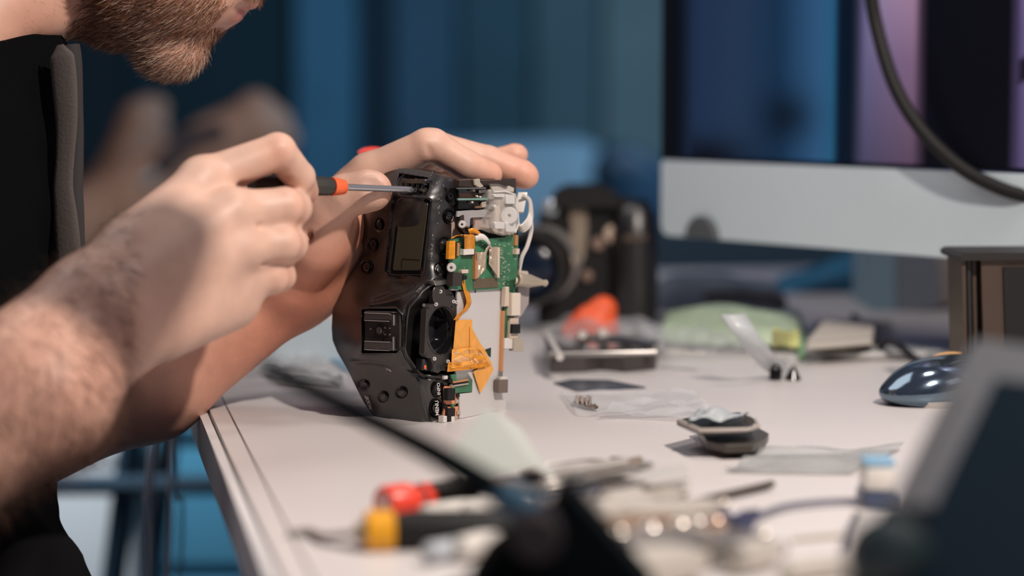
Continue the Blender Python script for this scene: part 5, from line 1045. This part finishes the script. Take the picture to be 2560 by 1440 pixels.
mk('coat_collar', tube(spline([fq(1530, 420, -.34), fq(1570, 400, -.34), (fq(1610, 430, -.34))], 10), .02, 10), mat('coat_grey', (.10, .13, .17), .8), cu_)
# ================================================================ second person, far behind
p2 = thing('person', 'person in dark clothes far behind, blurred, forearms raised over their own work', 'person', (P(0, 600, 3.5)[0], 3.5, 0))
d2 = 3.45
arm2 = [(c_, P(60, 640, d2), P(360, 480, d2), .062, .055), (c_, P(360, 480, d2), P(540, 365, d2), .055, .040), (c_, P(540, 365, d2), P(640, 325, d2), .042, .046)]
fist2 = [(c_, P(590, 330, d2), P(640, 272, d2), .030, .026), (c_, P(610, 345, d2), P(690, 330, d2), .030, .022), (c_, P(640, 275, d2), P(705, 300, d2), .018, .014), (c_, P(690, 318, d2), P(730, 345, d2), .016, .012), (c_, P(680, 350, d2), P(715, 375, d2), .015, .012), (c_, P(650, 370, d2), P(690, 395, d2), .014, .011)]
hand2 = [(c_, P(320, 400, 3.7), P(350, 300, 3.7), .040, .034), (c_, P(350, 300, 3.7), P(395, 270, 3.7), .026, .018), (c_, P(340, 330, 3.7), P(400, 320, 3.7), .024, .016), (c_, P(220, 540, 3.7), P(320, 400, 3.7), .042, .036), (c_, P(330, 350, 3.7), P(395, 360, 3.7), .02, .014), (c_, P(345, 295, 3.7), P(372, 258, 3.7), .018, .013)]
hd2 = [('e', P(-60, -150, 3.6), np.eye(3), (.085, .09, .11)), (c_, P(-60, -60, 3.6), P(-90, 60, 3.6), .055, .06), (c_, P(-20, -140, 3.6), P(10, -130, 3.6), .03, .012)]
V, Q = build_field([(arm2, .03, 0), (fist2, .008, .02), (hand2, .01, .01), (hd2, .02, .02)], .006); V = relax(V, Q, 2)
mkskin('body', V, Q, mat('skin_far', (.42, .235, .155), .6), p2)
V, Q = build_field([([(c_, P(-110, 120, 3.6), P(-120, 900, 3.6), .16, .17), (c_, P(-120, 900, 3.6), np.array([P(-120, 900, 3.6)[0], 3.6, .16]), .17, .15), (c_, P(-110, 160, 3.45), P(0, 560, 3.42), .08, .07), (c_, P(0, 560, 3.42), P(110, 600, 3.45), .07, .06), (c_, P(-60, 200, 3.75), P(180, 540, 3.72), .075, .055)], .05, 0)], .012)
mkskin('shirt', V, Q, mat('cloth_far', (.008, .013, .018), .9), p2)
# glasses-like dark tool in the far hands
ft = thing('dark_tool', 'dark tool held between the far person hands', 'tool', P(420, 400, 3.4))
mk('tool_body', tube([P(400, 420, 3.38), P(470, 350, 3.4), P(560, 330, 3.41)], .016, 10), mat('tool_far', (.05, .03, .03), .6), ft); mk('tool_tip', tube([P(392, 428, 3.38), P(360, 455, 3.38)], .008, 8), BRUSH, ft)
# ================================================================ foreground, out of focus
LD = mat('lamp_black', (.0012, .0028, .004), .8, spec=.06)
la = thing('desk_lamp', 'black jointed desk lamp stand in the foreground', 'lamp', tab(1420, 1500)*[1, 1, 1])
A0 = P(672, 922, 1.00); A1 = P(850, 1012, .95); A2 = P(1090, 1135, .90); A3 = P(1330, 1285, .86)
mk('arm', tube(spline([A0, A1, A2, A3], 24), np.linspace(.0026, .0060, len(spline([A0, A1, A2, A3], 24))), 12), LD, la)
mk('arm_tip', lathe(A0, A0+(A0-A1)*.12, [(0, .0022), (1, .0014)], 10), mat('tip_grey', (.15, .17, .17), .4), la)
mk('arm_sleeve', tube([P(1262, 1240, .872), P(1345, 1295, .858)], .0068, 14), mat('sleeve_navy', (.008, .055, .10), .5), la)
j = P(1340, 1330, .855)
mk('joint', lathe(j-[0, .014, 0], j+[0, .014, 0], [(0, .008), (.1, .0095), (.9, .0095), (1, .008)], 24), mat('joint_brown', (.018, .014, .017), .7, spec=.2), la)
zf = TZ
bpts = [(1170,1470),(1215,1400),(1290,1340),(1380,1290),(1405,1235),(1424,1212),(1445,1250),(1500,1310),(1560,1380),(1640,1470)]
Pf = Plane(P(1400, 1400, .86), (0, -1, 0)); mk('base', prism(np.array([Pf(float(x), float(y)) for x, y in bpts]), (0, .035, 0)), LD, la, smooth=False)
bq_ = Pf(1370., 1470.); mk('foot', lathe((bq_[0], bq_[1]+.017, TZ), (bq_[0], bq_[1]+.017, max(bq_[2], TZ+.012)), [(0, .050), (.15, .052), (.6, .046), (1, .030)], 32), LD, la)
# tilted screen with grey frame at the right
ta = thing('tablet_stand', 'dark tilted device with a grey frame in the right foreground', 'device', tab(2500, 1500))
q4 = [P(2432, 850, .93), P(2640, 870, .90), P(2640, 1480, .80), P(2120, 1480, .80)]
n_ = np.cross(q4[1]-q4[0], q4[3]-q4[0]); n_ /= np.linalg.norm(n_); n_ = n_ if n_@(CAM-q4[0]) > 0 else -n_
PT = Plane(q4[0], n_)
def tq(pts, w): a_ = np.array(pts, float); return PT(a_[:, 0], a_[:, 1], w)
mk('frame', prism(tq([(2428,860),(2450,846),(2660,876),(2660,1480),(2110,1480)], 0), -n_*.008), mat('frame_grey', (.085, .09, .10), .45, .2), ta, smooth=False, label='grey frame')
mk('screen', prism(tq([(2490,945),(2660,965),(2660,1500),(2215,1500)], .0012), -n_*.002), mat('dev_glass', (.003, .008, .014), .5, spec=.03), ta, smooth=False)
mk('frame_groove', prism(tq([(2392,975),(2404,980),(2235,1330),(2219,1330)], .0008), -n_*.001), mat('groove', (.04, .035, .04), .6), ta, smooth=False)
mk('lower_bezel', prism(tq([(2205,1262),(2325,1262),(2215,1500),(2090,1500)], .0030), -n_*.003), LD, ta, smooth=False)
mk('cradle', lathe((q4[3][0]+.10, q4[3][1]+.02, TZ), (q4[3][0]+.10, q4[3][1]+.02, TZ+.035), [(0, .085), (.2, .087), (.8, .075), (1, .060)], 36), LD, ta)
pw = P(2225, 1400, .80); mk('glow_disc', lathe(pw+[0, .012, 0], pw-[0, .012, 0], [(0, .008), (.2, .015), (.8, .015), (1, .008)], 24), mat('glow_teal', (.006, .018, .022), .5), ta)  # dark teal disc, a faint glow put into the colour
# boom lamp over the bench, above the picture: one lit head, one added body shadowing the near hand
bo = thing('boom_lamp', 'boom lamp reaching over the bench from a floor pole, one head lit, one added body shading the hand', 'lamp', (-.75, .80, 0))
mk('pole', tube([(-.75, .80, .02), (-.75, .80, TZ+1.12)], .014, 12), SM, bo); mk('base', lathe((-.75, .80, 0), (-.75, .80, .03), [(0, .14), (.6, .14), (1, .12)], 28), SM, bo)
mk('boom', tube([(-.75, .80, TZ+1.10), (.45, .70, TZ+.95)], .010, 10), SM, bo)
mk('shade', lathe((.45, .70, TZ+.95), (.45, .70, TZ+.86), [(0, .02), (.3, .05), (1, .075), (1, .073), (.3, .045), (.1, .01)], 32), SM, bo, label='lit lamp shade')
Lk = np.array([.45, .70, TZ+.85]); b0 = P(470, 520, 1.262); b0 = b0+(Lk-b0)*.32; b1 = P(190, 800, 1.20); b1 = b1+(Lk-b1)*.36
mk('drop_arm', tube([(-.20, .755, TZ+1.03), (b0+b1)/2], .006, 8), SM, bo)
mk('shadow_body', tube([b0, b0+(b1-b0)*.1, b0+(b1-b0)*.4, b1], [.008, .018, .026, .034], 16), SM, bo, label='unseen body shaped to shadow the near hand')
# ================================================================ tools and scraps on the near bench
def tool(name, label, category, group=None, at=(0, 0)): return thing(name, label, category, tab(*at), group)
G_S = 'hand tools lying on the near bench'
t1 = tool('screwdriver', 'screwdriver with a red end cap and dark handle on the near bench', 'screwdriver', G_S, (1000, 1280))
a, b = tab(958, 1262, .0075), tab(1180, 1228, .0075); c = tab(1600, 1150, .008)
mk('end_cap', lathe(a, a+(b-a)*.36, [(0, .0080), (.08, .0092), (.72, .0092), (.78, .0070), (1, .0066)], 20), mat('red_cap', (.80, .06, .03), .35), t1, label='red end cap')
mk('cap_mark', lathe(a-(b-a)*.005, a+(b-a)*.002, [(0, .0058), (1, .0060)], 16), mat('mark_pale', (.75, .45, .40), .4), t1)
mk('handle', lathe(a+(b-a)*.36, b, [(0, .0062), (.3, .0075), (.8, .0072), (1, .005)], 10), mat('handle_dark', (.04, .035, .03), .45), t1)
mk('red_band', lathe(a+(b-a)*.40, a+(b-a)*.5, [(0, .0078), (1, .0078)], 16), mat('red_cap', 0), t1)
mk('shaft', tube([b, c], .0022, 10), mat('shaft_brown', (.42, .34, .28), .35, .6), t1)
t2 = tool('pry_tool', 'pry tool with a yellow collar and black handle nearest the bench edge', 'tool', G_S, (940, 1360))
a, b = tab(912, 1330, .008), tab(985, 1328, .008)
mk('yellow_collar', lathe(a, b, [(0, .0085), (.1, .0098), (.9, .0098), (1, .0085)], 20), mat('amber', (.80, .36, .01), .35), t2, label='amber yellow collar')
mk('handle', lathe(b, tab(1300, 1322, .008), [(0, .008), (.15, .0095), (.8, .009), (1, .007)], 14), BLKM, t2)
mk('blade', ribbon(spline([a, tab(850, 1338, .005), tab(800, 1340, .003), tab(770, 1328, .002), tab(722, 1334, .001)], 16), (0, 1, 0), .010, .0015), BRUSH, t2, angle=180)
mk('blade_socket', lathe(a, a+(a-b)*.35, [(0, .006), (1, .004)], 14), mat('socket_brass', (.45, .36, .25), .35, .6), t2)
SW = mat('swab_white', (.66, .63, .58), .5); k_i = 0
def pen(pA, pB, r, h, m, lab, tipm=None, name='plastic_spudger', cat='spudger', grp='pale spudgers and swabs on the near bench', prof=None):
    t = tool(name, lab, cat, grp, pA); a, b = tab(*pA, h), tab(*pB, h)
    mk('shank', lathe(a, b, prof or [(0, r*.4), (.06, r), (.5, r), (.8, r*.8), (1, r*.35)], 14), m, t)
    mk('tip', lathe(b, b+(b-a)*.08, [(0, r*.35), (.5, r*.5), (1, r*.1)], 10), tipm or BRUSH, t); return t
pen((1050, 1290), (1240, 1262), .0052, .0055, SW, 'short pale spudger just below the red capped screwdriver')
pen((1085, 1308), (1290, 1285), .0056, .006, SW, 'pale spudger between the red capped screwdriver and the yellow collared tool')
pen((1160, 1282), (1330, 1245), .0048, .013, SW, 'pale spudger resting on top of the other spudgers', BLKM)
pen((1060, 1385), (1250, 1352), .0050, .0052, mat('swab_grey', (.42, .45, .48), .4), 'grey spudger below the black handled pry tool', BLUEG)
pen((1140, 1376), (1262, 1345), .0058, .006, SW, 'wide pale spudger below the black handled pry tool', mat('tan_tip', (.6, .42, .25), .4))
pen((1235, 1265), (1345, 1290), .0046, .0055, SW, 'pale spudger crossing toward the lamp joint')
# tweezers and rulers pile behind the card
def tweezers(pA, pB, h, m, lab, grp='steel tweezers in the pile on the near bench', w=.008):
    t = tool('tweezers', lab, 'tweezers', grp, pA); a, b = tab(*pA, h), tab(*pB, h); d = b-a; nrm = np.array([-d[1], d[0], 0]); nrm /= np.linalg.norm(nrm)
    for s_, up in ((1, 0), (-1, .0035)):
        mk('arm', ribbon([a+[0, 0, up*.3], a+d*.3+nrm*.0015*s_+[0, 0, up], a+d*.7+nrm*.001*s_+[0, 0, up], b+[0, 0, up*.2]], nrm+[0, 0, .2], np.array([w, w*.95, w*.6, w*.15]), .0012), m, t, angle=180)
    mk('joint', lathe(a-[0, 0, .002], a+[0, 0, .0035], [(0, w*.45), (1, w*.45)], 12), m, t); return t
TW = mat('tweezer_steel', (.50, .47, .43), .3, .9); TD = mat('tweezer_dark', (.34, .30, .26), .35, .7)
tweezers((1615, 1175), (1325, 1222), .014, TW, 'steel tweezers on top of the pile right of the white card')
tweezers((1540, 1160), (1300, 1185), .006, TW, 'steel tweezers at the back of the pile right of the white card')
tweezers((1600, 1192), (1340, 1240), .006, TD, 'dark tweezers under the steel pair right of the white card')
rl = mk('steel_ruler', box((tab(1340, 1240, .003)+tab(1610, 1192, .003))/2, (tab(1610, 1192)-tab(1340, 1240))/2, (0, .010, 0), (0, 0, .0008)), BRUSH, smooth=False, label='short steel ruler under the tweezers', category='ruler')
for i_, (pa, pb_, h_, lab) in enumerate((((1320, 1222), (1600, 1176), .0075, 'flat grey file under the tweezers in the pile right of the white card'), ((1310, 1196), (1570, 1156), .012, 'pale flat file at the back of the pile right of the white card'))):
    ft_ = thing('flat_file', lab, 'file', tab(*pa), 'flat files in the pile on the near bench'); a, b = tab(*pa, h_), tab(*pb_, h_)
    mk('blade', box(a+(b-a)*.6, (b-a)*.4, (0, .008, 0), (0, 0, .0018), .0004), mat('file_pale', (.50, .47, .43), .45, .2), ft_, smooth=False)
    mk('grip', box(a+(b-a)*.1, (b-a)*.1, (0, .0065, 0), (0, 0, .0028), .001), mat('file_grip', (.20, .17, .15), .5), ft_)
cc_ = thing('clear_case', 'small clear plastic case right of the tweezers pile', 'case', tab(1660, 1225))
q = [(1560, 1190), (1620, 1205), (1725, 1186), (1712, 1160), (1630, 1168)]
mk('case_box', prism(np.array([tab(x, y, .014) for x, y in q]), (0, 0, -.0135)), mat('case_clear', (.72, .69, .65), .2, alpha=.6), cc_, smooth=False)
mk('case_lid', prism(np.array([tab(x, y, .0165) for x, y in q]), (0, 0, -.002)), mat('case_lid', (.70, .67, .64), .25, alpha=.8), cc_, smooth=False)
# white translucent card standing against the pile
Pc = Plane(P(1215, 1190, 1.10), (.05, -1, .9)); cd_ = thing('folded_card', 'pale grey triangular folded card standing behind the lamp arm', 'card', tab(1215, 1220))
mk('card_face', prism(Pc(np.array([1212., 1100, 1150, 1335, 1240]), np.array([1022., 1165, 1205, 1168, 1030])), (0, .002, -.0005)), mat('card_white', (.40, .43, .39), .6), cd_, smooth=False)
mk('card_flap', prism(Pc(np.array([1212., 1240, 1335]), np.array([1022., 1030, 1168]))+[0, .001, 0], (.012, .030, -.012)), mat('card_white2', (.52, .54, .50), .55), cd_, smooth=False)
gt = thing('steel_dish', 'small steel dish with a bright rim behind the lamp arm', 'dish', tab(1350, 1290))
q = tab(1350, 1272); mk('dish', lathe(q, q+[0, 0, .012], [(0, .018), (.1, .022), (.9, .030), (1, .031), (1, .029), (.2, .020)], 32), BRUSH, gt); mk('dish_rim', lathe(q+[0, 0, .011], q+[0, 0, .0125], [(0, .0305), (.5, .0318), (1, .0305)], 32), STEEL, gt)
# right heap
specs = [((1500, 1262), (1700, 1235), .0065, 'flat pale steel key at the left of the right heap'), ((1475, 1290), (1640, 1262), .0070, 'pale rod at the left end of the right heap'), ((1560, 1300), (1800, 1262), .0060, 'long pale rod lying across the right heap'),
         ((1500, 1345), (1700, 1310), .0085, 'thick tan rod in the middle of the right heap'), ((1540, 1385), (1760, 1350), .0080, 'thick grey rod near the lamp base'), ((1640, 1400), (1900, 1345), .0075, 'long grey rod in front of the right heap'),
         ((1560, 1432), (1760, 1398), .0090, 'thick pale rod at the bottom of the right heap'), ((1830, 1400), (1950, 1372), .0070, 'pale rod at the right end of the heap'), ((1950, 1430), (2160, 1405), .0050, 'pale flat rod at the bottom right of the bench')]
HM = [mat('rod_pale', (.60, .56, .50), .3, .3), mat('rod_tan', (.32, .22, .15), .4, .4), mat('rod_grey', (.34, .32, .30), .35, .7)]
for i, (pa, pb_, r_, lab) in enumerate(specs):
    pen(pa, pb_, r_, r_+.0004+(.006 if i in (2, 4) else 0), HM[[0, 0, 0, 1, 2, 2, 0, 0, 0][i]], lab, TD, 'metal_rod', 'rod', 'metal rods heaped on the near bench')
for i, (x, y, r_, lab) in enumerate(((1700, 1318, .006, 'round polished nut nearest the middle of the right heap'), (1745, 1310, .005, 'small polished nut right of the nut in the heap'), (1790, 1308, .0055, 'tan polished nut at the right of the heap'), (1545, 1350, .0085, 'large pale round nut beside the lamp base'), (1625, 1330, .007, 'pale round nut on the tan rod'))):
    q = tab(x, y, .010 if i < 3 else .012); mk('nut', build_field([([('e', q, np.eye(3), (r_, r_, r_*.8))], 0, 0)], .0012), mat('nut_%d' % (i % 3), ((.75, .68, .58), (.6, .55, .5), (.55, .40, .30))[i % 3], .25, .8), label=lab, category='nut', group='polished nuts in the heap')
mk('dark_pouch', thicken(crumple([tab(1800, 1335), tab(1880, 1345), tab(1900, 1300), tab(1790, 1305)], 12, 10, .006, 71, 2), .001), mat('pouch_navy', (.04, .045, .09), .4), label='small navy pouch right of the polished nuts', category='pouch')
cb = [(1600, 1290), (1700, 1262), (1800, 1240), (1880, 1222), (1930, 1210)]; mk('wire', tube(spline([tab(x, y, .003) for x, y in cb], 30), .0020, 8), mat('wire_brown', (.06, .045, .035), .5), label='thin brown wire curving up from the right heap', category='wire')
cb = [(1890, 1290), (1960, 1266), (2050, 1255), (2120, 1252), (2150, 1250), (2152, 1215)]; mk('wire', tube(spline([tab(x, y, .003) for x, y in cb], 30), .0016, 8), mat('wire_grey', (.14, .14, .18), .5), label='thin grey wire leading to the white clip box', category='wire')
wbx = thing('white_adapter', 'small white adapter with a blue top standing left of the dark device', 'adapter', tab(2200, 1275))
q = tab(2200, 1272); sc_ = proj(q)[2]/F
mk('adapter_body', zbox(q[0], q[1]+.01, TZ+.008, 80*sc_, .02, 82*sc_*.8, bev=.003), WHITEP, wbx); mk('adapter_base', zbox(q[0], q[1]+.01, TZ, 84*sc_, .022, .008, bev=.001), mat('adapter_navy', (.06, .08, .14), .3), wbx)
mk('adapter_top', zbox(q[0], q[1]+.01, TZ+.008+82*sc_*.8, 78*sc_, .019, .003, bev=.001), mat('adapter_blue', (.25, .45, .62), .3), wbx); mk('adapter_pin', tube([tab(2152, 1262, .004), tab(2150, 1262, .014), tab(2158, 1262, .022)], .0016, 8), mat('pin_dark', (.06, .05, .05), .4), wbx)
fsn = thing('plastic_sleeve', 'long clear plastic sleeve lying flat in front of the dark device', 'sleeve', tab(1950, 1170))
mk('sleeve_film', thicken(crumple([tab(1810, 1185), tab(2130, 1190), tab(2260, 1125), tab(1900, 1140)], 30, 14, .006, 81, 2), .0003), mat('film_grey2', (.48, .50, .49), .25, alpha=.4), fsn, angle=180)
mk('paper_slip', prism(np.array([tab(x, y, .0012) for x, y in [(1975,1352),(2100,1340),(2104,1332),(1980,1344)]]), (0, 0, -.001)), mat('slip_tan', (.35, .30, .24), .6), smooth=False, label='narrow tan slip lying on the bench at the lower right', category='slip')
